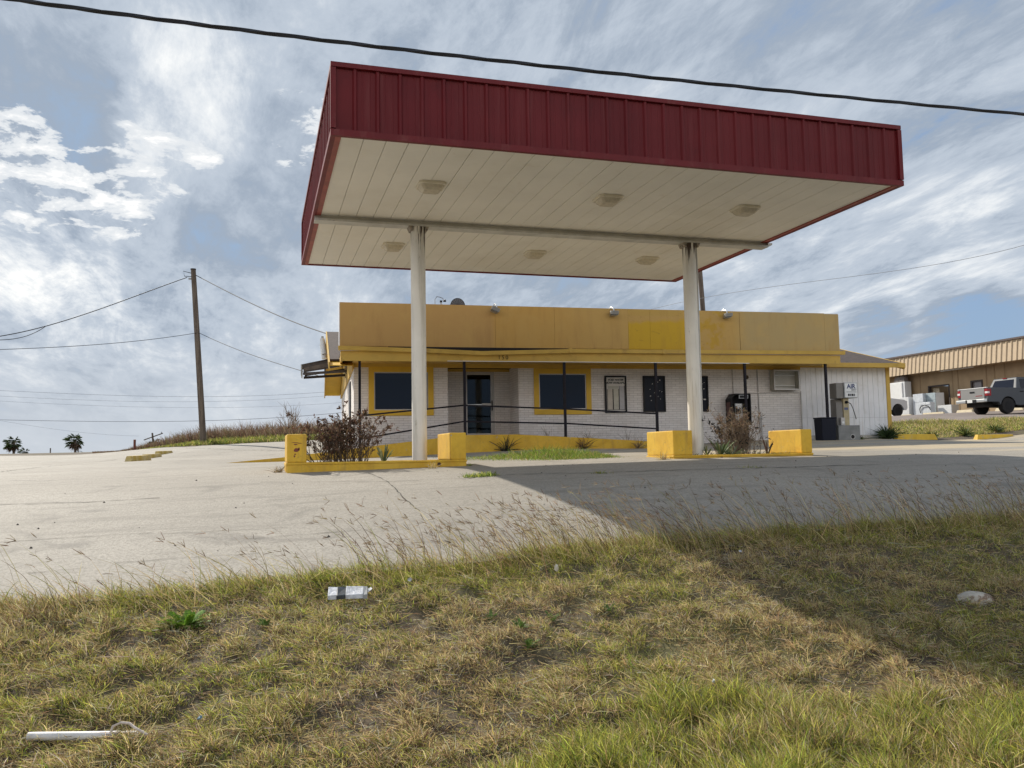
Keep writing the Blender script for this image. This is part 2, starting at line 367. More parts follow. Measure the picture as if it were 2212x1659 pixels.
# joints and cracks in the slab
M_crack = mat('crack fill', (0.055, 0.05, 0.04), 0.95)
def crack(pts, wd, seed, name='pavement_crack'):
    rr = random.Random(seed); mb = MB(); P = []
    for (x0, y0), (x1, y1) in zip(pts[:-1], pts[1:]):
        n = max(2, int(math.hypot(x1 - x0, y1 - y0) / 0.12))
        for i in range(n): P.append((x0 + (x1 - x0) * i / n, y0 + (y1 - y0) * i / n))
    P.append(pts[-1]); q = []
    for i, (x, y) in enumerate(P):
        x2, y2 = P[min(i + 1, len(P) - 1)]; x1, y1 = P[max(i - 1, 0)]
        L = math.hypot(x2 - x1, y2 - y1) or 1; nx, ny = -(y2 - y1) / L, (x2 - x1) / L
        j = rr.uniform(-1, 1) * wd * 0.8; h = wd * rr.uniform(0.15, 1.0) / 2
        q.append(((x + nx * (j + h), y + ny * (j + h)), (x + nx * (j - h), y + ny * (j - h))))
    flat = np.array([p for a in q for p in a]); Z = gz(flat[:, 0], flat[:, 1]) + 0.018
    mb.v = [(flat[i, 0], flat[i, 1], Z[i]) for i in range(len(flat))]
    mb.f = [(2 * i, 2 * i + 1, 2 * i + 3, 2 * i + 2) for i in range(len(q) - 1)]
    return tag(obj(name, mb, M_crack), None, None, kind='structure')
def on_ground(x, y, it=40):         # where the sight line through a frame point meets the lot
    r = ray(x, y); lo, hi = 5.0, 60.0; d = lo
    while d < hi:
        p = r * d
        if p[2] < g1(p[0], p[1]) + 0.012:
            a, b = d - 0.25, d
            for _ in range(18):
                m = (a + b) / 2; p = r * m
                if p[2] < g1(p[0], p[1]) + 0.012: b = m
                else: a = m
            return r * b
        d += 0.25
    return r * hi
def ogp(*pp): return [tuple(on_ground(x, y)[:2]) for x, y in pp]
crack(ogp((1012, 1033), (1120, 1025), (1300, 1021), (1500, 1015), (1700, 1010), (1900, 1004)), 0.05, 1)
crack(ogp((795, 1022), (838, 1041), (870, 1075), (905, 1105)), 0.018, 2)
for i_, q_ in enumerate((((0, 1172), (120, 1164), (330, 1151)), ((250, 1217), (420, 1204), (560, 1196)), ((520, 1166), (700, 1152), (860, 1141)), ((60, 1240), (200, 1226)), ((1700, 1030), (1950, 1036), (2200, 1028)))): crack(ogp(*q_), 0.012, 20 + i_)
crack(ogp((0, 1090), (180, 1086), (345, 1076)), 0.03, 3)
crack(ogp((0, 1020), (90, 1009), (250, 993)), 0.05, 4)
crack(ogp((560, 1042), (838, 1041), (1010, 1033)), 0.015, 5)
crack(ogp((300, 1155), (430, 1150), (620, 1140)), 0.012, 6)
crack(ogp((400, 968), (500, 972), (617, 974)), 0.06, 7)

# ------------------------------------------------------------------ paints and surfaces
def streaks(t, o, c, col, amt, sc=(5, 5, 0.6), rng=(0.52, 0.72)):
    n = t.noise(t.add('ShaderNodeMapping', {'Vector': o, 'Scale': sc}).outputs[0], 1.0, 7, 0.65, 0.2)
    return t.mix(t.math('MULTIPLY', t.mrange(n, *rng), amt), c, col)
def panel_tint(t, o, c):             # sheets of slightly different age, three ribs wide
    sp = t.add('ShaderNodeSeparateXYZ', {0: o}); k = t.math('FLOOR', t.math('DIVIDE', t.math('ADD', sp.outputs[0], sp.outputs[1]), 0.916))
    wn = t.add('ShaderNodeTexWhiteNoise', {'W': k}, noise_dimensions='1D').outputs['Value']
    return t.mix(t.math('MULTIPLY', wn, 0.30), c, (0.19, 0.022, 0.024))
M_red = mat('dark red sheet metal', (0.140, 0.0115, 0.0155), 0.5, var=0.14, vscale=0.9, bump=0.06, bscale=6, spec=0.2, extra=lambda t, o, c, b: panel_tint(t, o, t.mix(t.math('MULTIPLY', t.mrange(t.noise(o, 1.7, 8, 0.7, 0.4), 0.54, 0.70), 0.35), streaks(t, o, c, (0.20, 0.05, 0.05), 0.5, (7, 7, 0.4)), (0.075, 0.012, 0.015))))
M_redtrim = mat('red trim metal', (0.155, 0.0125, 0.0160), 0.5, spec=0.25, var=0.12, vscale=2.5, extra=lambda t, o, c, b: streaks(t, o, c, (0.22, 0.07, 0.06), 0.4, (6, 6, 2)))
def soffit_extra(t, o, c, b):
    c = streaks(t, o, c, (0.70, 0.65, 0.54), 0.5, (0.5, 0.35, 1), (0.45, 0.7))
    n = t.noise(o, 2.2, 8, 0.7, 0.4)
    return t.mix(t.math('MULTIPLY', t.mrange(n, 0.58, 0.75), 0.3), c, (0.58, 0.49, 0.37))
M_soffit = mat('cream soffit metal', (0.84, 0.81, 0.73), 0.5, var=0.04, vscale=0.9, extra=soffit_extra)
M_seam = mat('seam shadow gap', (0.45, 0.42, 0.35), 0.8)
M_beam = mat('grey painted steel', (0.55, 0.54, 0.50), 0.5, var=0.15, vscale=3, dirt=(0.2, 0.14, 0.09), dirt_scale=3, dirt_rng=(0.62, 0.8))
def col_extra(t, o, c, b):
    sp = t.add('ShaderNodeSeparateXYZ', {0: o})
    c = streaks(t, o, c, (0.42, 0.37, 0.28), 0.6, (10, 10, 0.5), (0.48, 0.74))
    n = t.noise(t.add('ShaderNodeMapping', {'Vector': o, 'Scale': (18, 18, 4)}).outputs[0], 1.0, 8, 0.7)
    c = t.mix(t.math('MULTIPLY', t.mrange(n, 0.62, 0.72), 0.55), c, (0.25, 0.20, 0.14))
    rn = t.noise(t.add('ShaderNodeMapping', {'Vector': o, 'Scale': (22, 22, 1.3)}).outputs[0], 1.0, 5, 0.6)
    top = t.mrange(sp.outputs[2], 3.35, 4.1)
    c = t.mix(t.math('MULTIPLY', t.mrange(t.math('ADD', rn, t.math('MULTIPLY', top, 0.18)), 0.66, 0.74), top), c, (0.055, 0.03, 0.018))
    return c
M_column = mat('white column paint', (0.80, 0.77, 0.70), 0.55, var=0.05, vscale=2, bump=0.15, bscale=30, extra=col_extra)
def curb_extra(t, o, c, b):
    n = t.noise(o, 2.6, 9, 0.68, 0.5)
    c = t.mix(t.mrange(n, 0.35, 0.7), c, (0.58, 0.33, 0.02))
    g = t.noise(o, 9.0, 9, 0.72, 0.8)
    c = t.mix(t.math('MULTIPLY', t.mrange(g, 0.56, 0.72), 0.65), c, (0.30, 0.19, 0.05))
    c = streaks(t, o, c, (0.33, 0.20, 0.05), 0.45, (6, 6, 0.8))
    c = t.mix(t.math('MULTIPLY', t.mrange(t.noise(o, 0.9, 6, 0.6), 0.45, 0.7), 0.5), c, (0.74, 0.50, 0.08))
    p = t.noise(o, 14.0, 4, 0.5)
    return t.mix(t.mrange(p, 0.705, 0.72), c, (0.42, 0.38, 0.31))
M_yellow = mat('yellow curb paint', (0.72, 0.45, 0.035), 0.65, bump=0.25, bscale=35, extra=curb_extra)
M_redpaint = mat('brown red paint smear', (0.20, 0.05, 0.035), 0.7)
M_dirt = mat('planter soil', (0.13, 0.10, 0.065), 0.95, var=0.4, vscale=12, bump=0.8, bscale=40)
M_dark = mat('dark hole', (0.015, 0.013, 0.012), 0.9)
M_lens = mat('yellowed lamp lens', (0.56, 0.50, 0.38), 0.35, var=0.15, vscale=14)
M_lampframe = mat('cream lamp frame', (0.74, 0.69, 0.57), 0.5, dirt=(0.4, 0.32, 0.22), dirt_scale=9, dirt_rng=(0.6, 0.8))
M_white = mat('white enamel', (0.76, 0.76, 0.74), 0.4, var=0.04)
M_black = mat('black paint', (0.012, 0.012, 0.014), 0.5, var=0.3, vscale=10, spec=0.2)
M_bpanel = mat('black display panel', (0.008, 0.010, 0.018), 0.3, spec=0.15)
M_galv = mat('galvanised metal', (0.36, 0.37, 0.37), 0.45, metal=0.6, var=0.2, vscale=8)
M_silver = mat('bright metal', (0.62, 0.62, 0.60), 0.3, metal=0.85)
M_bulb = mat('frosted glass pane', (0.30, 0.31, 0.31), 0.15)

# ------------------------------------------------------------------ canopy over the pump islands
CX0, CY0, CW, CD, CZ, CH = 0.903, 11.146, 9.16, 7.92, 4.263, 1.0
canopy = thing('fuel_canopy', 'large flat canopy with dark red ribbed fascia and cream soffit on two white columns', 'canopy', (CX0, CY0, 0))
def fascia_sheet(L):                 # ribbed sheet, along x from 0 to L, standing 0..1, front towards -y
    prof = []; s = 0.0; pitch = 0.3053
    prof.append((0, 0.03)); k = pitch
    while k < L - 0.06:
        for ds, d in ((-0.034, .03), (-0.016, 0.0), (0.016, 0.0), (0.034, .03)): prof.append((k + ds, d))
        for ds in (0.10, 0.20):
            if k + ds + .02 < L - 0.05: prof += [(k + ds - .012, .03), (k + ds - .006, .026), (k + ds + .006, .026), (k + ds + .012, .03)]
        k += pitch
    prof.append((L, 0.03)); return prof
def fascia(axis, flip, at0, L, extent0):
    mb = MB(); pr = fascia_sheet(L); n = len(pr)
    def P(s, d, z): return (extent0 + s, at0 + (d if not flip else -d), z) if axis == 'x' else (at0 + (d if not flip else -d), extent0 + s, z)
    for a, b in zip(pr[:-1], pr[1:]):
        mb.add([P(a[0], a[1], CZ + .01), P(b[0], b[1], CZ + .01), P(b[0], b[1], CZ + CH - .01), P(a[0], a[1], CZ + CH - .01)], [(0, 1, 2, 3)])
    return mb
for ax, fl, a0, L, e0 in (('x', False, 0.006, CW - .01, .005), ('x', True, CD - .006, CW - .01, .005), ('y', False, 0.006, CD - .01, .005), ('y', True, CW - .006, CD - .01, .005)):
    obj('fascia', fascia(ax, fl, a0, L, e0), M_red, canopy)
tr = MB()                             # top and bottom caps, corner posts; all stand 2 cm proud of the sheet
for z0, z1, o in ((CZ + CH - .065, CZ + CH, -.014), (CZ - .012, CZ + .075, -.014)):
    tr.box(o, CW - o, o, .05, z0, z1); tr.box(o, CW - o, CD - .05, CD - o, z0, z1)
    tr.box(o, .05, .051, CD - .051, z0 + .001, z1 - .001); tr.box(CW - .05, CW - o, .051, CD - .051, z0 + .001, z1 - .001)
obj('trim', tr, M_redtrim, canopy)
for x in (-.017, CW - .055):
    for y in (-.017, CD - .055): obj('corner_trim', MB().box(x, x + .072, y, y + .072, CZ + .09, CZ + CH - .077), M_redtrim, canopy)
M_pink = mat('faded pink red trim', (0.30, 0.065, 0.05), 0.55, var=0.2, vscale=5)
for x in (.052, CW - .13): obj('edge_angle', MB().box(x, x + .078, .052, CD - .052, CZ - .008, CZ + .03), M_pink, canopy)
sf = MB(); k = 0.131; nb = 0
while k < CW - .135:
    k2 = min(k + .3053, CW - .131); j = RNG.uniform(-.003, .003)
    sf.hexa([(k + .004, .052, CZ + .012 + j), (k2 - .004, .052, CZ + .012 + j), (k2 - .004, CD - .052, CZ + .012), (k + .004, CD - .052, CZ + .012)],
            [(k + .004, .052, CZ + .05), (k2 - .004, .052, CZ + .05), (k2 - .004, CD - .052, CZ + .05), (k + .004, CD - .052, CZ + .05)])
    k = k2
obj('soffit', sf, M_soffit, canopy)
obj('soffit_backing', MB().box(.06, CW - .06, .06, CD - .06, CZ + .052, CZ + .09), M_seam, canopy)
obj('roof_deck', MB().box(.055, CW - .055, .055, CD - .055, CZ + .55, CZ + .6), M_beam, canopy)
bmz = MB(); by = CD / 2
bmz.box(.02, CW + .0, by - .12, by + .12, CZ - .105, CZ - .092); bmz.box(.02, CW + .0, by - .07, by - .055, CZ - .092, CZ - .0)
bmz.box(.02, CW, by - .125, by - .121, CZ - .105, CZ - .065)
bmz.hexa([(CW + .001, by - .12, CZ - .10), (CW + .10, by - .12, CZ - .05), (CW + .10, by + .12, CZ - .05), (CW + .001, by + .12, CZ - .10)],
         [(CW + .001, by - .12, CZ - .012), (CW + .10, by - .12, CZ - .012), (CW + .10, by + .12, CZ - .012), (CW + .001, by + .12, CZ - .012)])
obj('beam', bmz, M_beam, canopy)
M_rusty = mat('rusty bracket', (0.30, 0.26, 0.21), 0.8, var=0.5, vscale=20)
for px_, py_ in ((902.6, 507), (1487.7, 530)):
    r_ = ray(px_, py_); X = r_[0] * (CY0 + by) / r_[1] - CX0
    o = obj('column', MB().lathe([(.134, -.35), (.134, CZ - .106)], (X, by, 0), 28), M_column, canopy, smooth=True)
    for s in (-1, 1): obj('bracket', MB().hexa([(X + s * .13 - .02, by - .125, CZ - .19), (X + s * .13 + .02, by - .125, CZ - .19), (X + s * .13 + .02, by + .1, CZ - .19), (X + s * .13 - .02, by + .1, CZ - .19)],
                              [(X + s * .15 - .035, by - .13, CZ - .107), (X + s * .15 + .035, by - .13, CZ - .107), (X + s * .15 + .035, by + .1, CZ - .107), (X + s * .15 - .035, by + .1, CZ - .107)]), M_rusty, o)
    if px_ > 1000:
        cd = MB().tube([(X + .145, by - .03, CZ - .1), (X + .15, by - .03, CZ - .35), (X + .15, by - .03, 2.75), (X + .148, by - .03, 1.2), (X + .146, by - .03, .02)], .018, 6)
        obj('conduit', cd, bpy.data.materials.get('grey painted steel'), o)
for hx, r_ in ((5.05, .022), (5.32, .024), (5.19, .011)): obj('soffit_plug', MB().lathe([(r_ * 2, CZ + .0), (r_ * 2, CZ + .004)], (hx, by + .33, 0), 14), M_white, canopy)
# lamps under the canopy
def canopy_lamp():
    t = thing('canopy_light', '', 'light fixture', (0, 0, CZ + .012), 0, 'lamps under the canopy')
    f = MB(); oc = lambda a, b: [(-a, -a + b), (-a + b, -a), (a - b, -a), (a, -a + b), (a, a - b), (a - b, a), (-a + b, a), (-a, a - b)]
    f.prism(oc(.215, .05), 'z', -.045, 0.0); obj('frame', f, M_lampframe, t, bevel=.006)
    l = MB(); a, b = oc(.19, .05), oc(.125, .03)
    l.add([(x, y, -.046) for x, y in a] + [(x * 1.3, y * 1.3, -.085) for x, y in b] + [(x, y, -.118) for x, y in b],
          [tuple(range(8)), tuple(range(16, 24))] + [(i, (i + 1) % 8, 8 + (i + 1) % 8, 8 + i) for i in range(8)] + [(8 + i, 8 + (i + 1) % 8, 16 + (i + 1) % 8, 16 + i) for i in range(8)])
    obj('lens', l, M_lens, t, bevel=.008)
    obj('latch', MB().box(-.03, .03, .216, .235, -.04, -.012), M_lampframe, t)
    return t
L0 = canopy_lamp()
lab = {(0, 0): 'square canopy lamp above and in front of the left column', (0, 1): 'square canopy lamp behind the left column', (1, 0): 'square canopy lamp in the middle of the front row',
       (1, 1): 'square canopy lamp in the middle of the rear row, beyond the small soffit plugs', (2, 0): 'square canopy lamp in the front row nearest the right end', (2, 1): 'square canopy lamp in the rear row beside the right column'}
for i, x in enumerate((1.69, 4.72, 7.35)):
    for j, y in enumerate((1.80, 5.77)):
        p = (CX0 + x, CY0 + y, CZ + .012)
        if (i, j) == (0, 0): L0.location = p; L0['label'] = lab[(0, 0)]
        else: dup(L0, p, 0.0, lab[(i, j)])

# ------------------------------------------------------------------ planter islands
def planter(x0, x1, zb0, zb1, label, bl, br, holes):
    y0, y1, zt = 14.4, 15.55, -.082
    t = thing('planter_island', label, 'planter', (x0, y0, 0), 0, 'yellow planter islands under the canopy')
    L = x1 - x0; Wd = y1 - y0; rim = .14
    def ring(a, ztop, zlo0, zlo1, inner):
        m = MB()
        m.hexa([(-a, -a, zlo0), (L + a, -a, zlo1), (L + a, inner, zlo1), (-a, inner, zlo0)], [(-a, -a, ztop), (L + a, -a, ztop), (L + a, inner, ztop), (-a, inner, ztop)])
        m.hexa([(-a, Wd - inner, zlo0), (L + a, Wd - inner, zlo1), (L + a, Wd + a, zlo1), (-a, Wd + a, zlo0)], [(-a, Wd - inner, ztop), (L + a, Wd - inner, ztop), (L + a, Wd + a, ztop), (-a, Wd + a, ztop)])
        m.box(-a, inner, inner, Wd - inner, -.5, ztop - .001); m.box(L - inner, L + a, inner, Wd - inner, -.5, ztop - .001)
        return m
    obj('curb', ring(0, zt - .04, -.55, -.55, rim), M_yellow, t, bevel=.006)
    obj('curb_cap', ring(.012, zt, zt - .039, zt - .039, rim + .002), M_yellow, t, bevel=.012)
    obj('soil', MB().box(rim, L - rim, rim, Wd - rim, -.5, zt - .03), M_dirt, t)
    for a, b in (bl, br):
        obj('end_block', MB().box(a, b, .004, Wd - .01, zt - .0, .385), M_yellow, t, bevel=.02)
    for hx in holes:
        h = obj('pipe_stub', MB().lathe([(.032, -.02), (.032, -.004), (.022, -.004), (.022, .02)], (hx, 0, zt - .075), 16, 'y'), mat('rust', (0.12, 0.055, 0.03), 0.9, var=0.5, vscale=30) if 'rust' not in bpy.data.materials else bpy.data.materials['rust'], t)
        obj('bore', MB().lathe([(.021, -.0225), (.021, -.0215)], (hx, 0, zt - .075), 12, 'y'), M_dark, h)
    return t
pl1 = planter(.45, 3.465, -.26, -.205, 'long yellow planter with tall end blocks at the foot of the left column', (.0, .315), (2.74, 3.015), (2.53,))
pl2 = planter(7.45, 10.48, -.155, -.147, 'long yellow planter with tall end blocks at the foot of the right column', (.0, .40), (2.79, 3.03), (1.0,))
sm = MB()
def blot(mb, cx, cz, rx, rz, seed, y):
    rr = random.Random(seed); n = 14; v = [(cx + math.cos(2 * math.pi * i / n) * rx * rr.uniform(.6, 1.1), y, cz + math.sin(2 * math.pi * i / n) * rz * rr.uniform(.6, 1.1)) for i in range(n)]
    mb.add(v, [tuple(range(n))])
for i, (cx, cz, rx, rz) in enumerate(((.155, .125, .05, .035), (.19, .14, .02, .03), (.13, .245, .06, .007), (.14, .215, .035, .012), (.20, .235, .05, .006), (.13, .055, .02, .012), (.12, .02, .015, .02))):
    blot(sm, cx, cz, rx, rz, i, .001)
obj('paint_smear', sm, M_redpaint, pl1)


# ------------------------------------------------------------------ the shop (local axes: x along the front, y back, z up)
def brick_extra(t, o, c, b):
    sp = t.add('ShaderNodeSeparateXYZ', {0: o})
    uv = t.add('ShaderNodeCombineXYZ', {0: t.math('ADD', sp.outputs[0], sp.outputs[1]), 1: sp.outputs[2], 2: 0.0}).outputs[0]
    br = t.add('ShaderNodeTexBrick', {'Vector': uv, 'Color1': (0.83, 0.79, 0.76, 1), 'Color2': (0.74, 0.70, 0.67, 1), 'Mortar': (0.50, 0.465, 0.44, 1), 'Scale': 1.0, 'Mortar Size': 0.0055, 'Mortar Smooth': 0.3, 'Brick Width': 0.27, 'Row Height': 0.0755})
    c = br.outputs['Color']
    n = t.noise(o, 1.3, 7, 0.65, 0.3)
    c = t.mix(t.math('MULTIPLY', t.mrange(n, 0.45, 0.72), 0.35), c, (0.60, 0.55, 0.50))
    low = t.mrange(sp.outputs[2], 0.35, 1.0, 1.0, 0.0)
    n2 = t.noise(o, 6.0, 7, 0.7, 0.3)
    c = t.mix(t.math('MULTIPLY', t.math('MULTIPLY', t.mrange(n2, 0.45, 0.7), low), 0.45), c, (0.36, 0.31, 0.26))
    bp = t.add('ShaderNodeBump', {'Strength': 0.7, 'Distance': 0.012, 'Height': t.math('MULTIPLY', br.outputs['Fac'], -1.0)})
    t.l.new(bp.outputs[0], b.inputs['Normal'])
    return c
M_brick = mat('white painted brick', (0.7, 0.65, 0.6), 0.75, extra=brick_extra)
M_siding = mat('white grooved siding', (0.80, 0.80, 0.81), 0.6, var=0.05, vscale=1.5, extra=lambda t, o, c, b: streaks(t, o, t.mix(t.math('MULTIPLY', t.mrange(t.noise(o, 2.0, 6, 0.6), 0.5, 0.7), 0.3), c, (0.50, 0.47, 0.40)), (0.50, 0.45, 0.38), 0.5, (12, 12, 0.5)))
M_groove = mat('siding groove', (0.30, 0.29, 0.29), 0.8)
M_found = mat('stained white foundation', (0.60, 0.57, 0.51), 0.85, dirt=(0.30, 0.25, 0.19), dirt_scale=5, dirt_rng=(0.48, 0.7), bump=0.4)
def sign_extra(t, o, c, b):
    sp = t.add('ShaderNodeSeparateXYZ', {0: o}); x, z = sp.outputs[0], sp.outputs[2]
    box = lambda v, a, bb, e=.03: t.math('MULTIPLY', t.mrange(v, a - e, a + e), t.mrange(v, bb - e, bb + e, 1.0, 0.0))
    # panels have weathered to different tans, left to right
    c = t.mix(t.mrange(x, 3.9, 4.1), (0.51, 0.310, 0.108), (0.54, 0.325, 0.09))
    c = t.mix(t.mrange(x, 5.2, 7.6), c, (0.52, 0.33, 0.105))
    c = t.mix(t.mrange(x, 11.6, 12.2), c, (0.45, 0.33, 0.15))
    n = t.noise(o, 1.1, 8, 0.65, 0.4)
    c = t.mix(t.math('MULTIPLY', t.mrange(n, 0.42, 0.7), 0.45), c, (0.57, 0.37, 0.12))
    # yellow showing where a sign was removed, with a slanted upper edge
    edge = t.math('ADD', z, t.math('MULTIPLY', t.math('SUBTRACT', x, 8.2), -0.05))
    wob = t.math('MULTIPLY', t.math('SUBTRACT', t.noise(o, 4.0, 6, 0.6), 0.5), 0.25)
    yl = t.math('MULTIPLY', box(x, 8.19, 10.52, .015), t.mrange(t.math('ADD', edge, wob), 3.86, 4.02, 0.85, 0.0))
    yl2 = t.math('MULTIPLY', box(x, 10.05, 10.56, .02), 1.0)
    c = t.mix(t.math('MAXIMUM', yl, yl2), c, (0.58, 0.36, 0.02))
    pale = t.math('MULTIPLY', box(x, 8.19, 10.0, .01), t.mrange(z, 4.12, 4.2))
    c = t.mix(t.math('MULTIPLY', pale, 0.5), c, (0.50, 0.33, 0.08))
    ys = t.math('MULTIPLY', box(x, 10.5, 11.35, .15), t.mrange(t.noise(o, 2.4, 7, 0.6), 0.45, 0.55))
    c = t.mix(t.math('MULTIPLY', ys, 0.75), c, (0.52, 0.31, 0.03))
    g = t.noise(t.add('ShaderNodeMapping', {'Vector': o, 'Scale': (1.0, 1.0, 2.0)}).outputs[0], 3.0, 9, 0.72, 0.6)
    c = t.mix(t.math('MULTIPLY', t.mrange(g, 0.58, 0.70), t.math('MULTIPLY', box(x, 8.2, 11.9, .3), 0.55)), c, (0.20, 0.125, 0.045))
    c = streaks(t, o, c, (0.33, 0.18, 0.06), 0.30, (2.5, 2.5, 0.5), (0.5, 0.72))
    drip = t.math('MULTIPLY', box(x, 4.2, 8.1, .3), t.mrange(z, 3.25, 3.8, 1.0, 0.3))
    return t.mix(t.math('MULTIPLY', t.mrange(t.noise(t.add('ShaderNodeMapping', {'Vector': o, 'Scale': (3.2, 3.2, .35)}).outputs[0], 1, 6, .6), .5, .66), t.math('MULTIPLY', drip, 0.45)), c, (0.30, 0.165, 0.06))
M_sign = mat('weathered tan sign face', (0.48, 0.30, 0.10), 0.7, spec=.2, extra=sign_extra)
M_trimy = mat('yellow painted wood trim', (0.56, 0.36, 0.065), 0.6, var=0.10, vscale=1.5, dirt=(0.30, 0.17, 0.05), dirt_scale=2.2, dirt_rng=(0.55, 0.78), bump=0.15, bscale=20)
M_frame = mat('yellow window surround', (0.64, 0.40, 0.03), 0.55, var=0.08, vscale=2)
M_glass = mat('dark tinted glass', (0.008, 0.011, 0.022), 0.04, spec=0.27)
M_alu = mat('weathered aluminium', (0.46, 0.44, 0.42), 0.45, metal=0.4, var=0.1)
M_shingle = mat('brown roof shingles', (0.062, 0.044, 0.038), 0.95, var=0.35, vscale=7, bump=0.7, bscale=25, extra=lambda t, o, c, b: t.mix(t.mrange(t.math('FRACT', t.math('MULTIPLY', t.add('ShaderNodeSeparateXYZ', {0: o}).outputs[1], 7.0)), 0.0, 0.12, 1.0, 0.0), c, (0.05, 0.036, 0.032)))
M_post = mat('black steel post', (0.012, 0.010, 0.015), 0.5, var=0.3, vscale=6, spec=0.2)
M_ceil = mat('yellow porch ceiling', (0.58, 0.37, 0.09), 0.7, var=0.1)
M_slab = mat('ramp concrete', (0.34, 0.31, 0.27), 0.85, var=0.15, bump=0.3)

shop = thing('shop_building', 'long low white brick shop with a tan sign band along its roof edge', 'building', tuple(BO), -BDL)
FV = -1.6; WT = 2.78                                   # sign plane; top of the wall
def wall(u0, u1, v0, v1, z0, z1, holes=()):            # wall slab with rectangular openings, as butting blocks
    m = MB(); xs_ = sorted({u0, u1} | {h[0] for h in holes} | {h[1] for h in holes})
    for a, b in zip(xs_[:-1], xs_[1:]):
        zz = [z0]
        for h in sorted(h for h in holes if h[0] <= a and h[1] >= b): zz += [h[2], h[3]]
        zz.append(z1)
        for c, d in zip(zz[::2], zz[1::2]):
            if d - c > 1e-4: m.box(a, b, v0, v1, c, d)
    return m
W1 = (.60, 2.24, 1.38, 2.54); W2 = (5.75, 7.31, 1.38, 2.51)
obj('wall', wall(0, 2.85, 0, .2, -.5, WT, [W1]), M_brick, shop)
obj('wall', wall(5.09, 14.95, 0, .2, -.5, WT, [W2]), M_brick, shop)
obj('wall', MB().box(2.65, 2.849, .2, 1.3, -.2, WT), M_brick, shop)        # sides of the entrance recess
obj('wall', MB().box(5.091, 5.29, .2, 1.3, -.2, WT), M_brick, shop)
DZ0, DZ1, DU0, DU1 = .58, 2.72, 3.56, 4.58
obj('wall', wall(2.65, 5.29, 1.3, 1.45, -.2, WT, [(DU0, DU1, -.2, DZ1)]), M_brick, shop)
obj('wall', MB().box(DU0, DU1, 1.301, 1.449, -.2, DZ0), M_slab, shop)
BD = 13.0; RV = 6.4; RZ = 4.68                        # depth, ridge line, ridge height
gab = [(.2, -.5), (BD, -.5), (BD, 2.85), (RV, RZ - .17), (.2, 2.88)]
obj('wall', MB().prism(gab, 'x', 0.001, .2), M_brick, shop)                 # left end wall
obj('gable_panel', MB().prism([(-.2, 2.62), (BD + .3, 2.62), (BD + .3, 2.74), (RV, RZ - .15), (-.2, 2.78)], 'x', -.05, -.005), M_trimy, shop)
obj('wall', MB().prism(gab, 'x', 18.2, 18.4), M_siding, shop)
obj('wall', MB().box(.2, 18.2, BD - .2, BD - .002, -.5, 2.8), M_brick, shop)
sd = MB(); sd.box(14.952, 18.4, .03, .2, .43, WT)
obj('siding_backing', sd, M_groove, shop)
sd = MB(); k = 14.955; row = [(.44, 1.04), (1.046, WT)]
while k < 18.26:
    for a, b in row: sd.box(k + .006, min(k + .196, 18.27), .005, .031, a, b)
    k += .2
obj('siding', sd, M_siding, shop)
obj('foundation', MB().box(14.953, 18.42, -.02, .2, -.5, .428), M_found, shop)
obj('corner_board', MB().box(18.275, 18.42, -.015, .12, .43, WT), M_trimy, shop)
obj('freeze_board', MB().box(-.01, 14.949, -.03, -.002, WT - .10, WT + .08), M_trimy, shop)
obj('freeze_board', MB().box(14.951, 18.42, -.03, -.002, WT - .02, WT + .08), M_trimy, shop)
obj('freeze_board', MB().box(2.851, 5.089, 1.27, 1.298, WT - .09, WT), M_trimy, shop)
obj('porch_ceiling', MB().box(-.42, 15.42, FV + .06, -.032, 2.80, 2.84), M_ceil, shop)
obj('porch_ceiling', MB().box(2.852, 5.088, -.03, 1.26, 2.80, 2.84), M_ceil, shop)
# windows
def window(u0, u1, z0, z1, o, label):
    f = MB()
    f.box(u0 - o, u1 + o, -.035, -.004, z1, z1 + o); f.box(u0 - o, u1 + o, -.035, -.004, z0 - o, z0)
    f.box(u0 - o, u0, -.034, -.004, z0 + .0005, z1 - .0005); f.box(u1, u1 + o, -.034, -.004, z0 + .0005, z1 - .0005)
    w_ = obj('window', f, M_frame, shop)
    if label: w_['label'] = label
    e = .03; a = MB()
    a.box(u0 + .001, u1 - .001, -.012, .05, z1 - e, z1 - .001); a.box(u0 + .001, u1 - .001, -.012, .05, z0 + .001, z0 + e)
    a.box(u0 + .001, u0 + e, -.011, .05, z0 + e, z1 - e); a.box(u1 - e, u1 - .001, -.011, .05, z0 + e, z1 - e)
    obj('sash', a, M_alu, w_)
    g = MB(); g.box(u0 + e, u1 - e, .02, .03, z0 + e, z1 - e); obj('pane', g, M_glass, w_)
window(*W1, .165, None); window(*W2, .165, None)
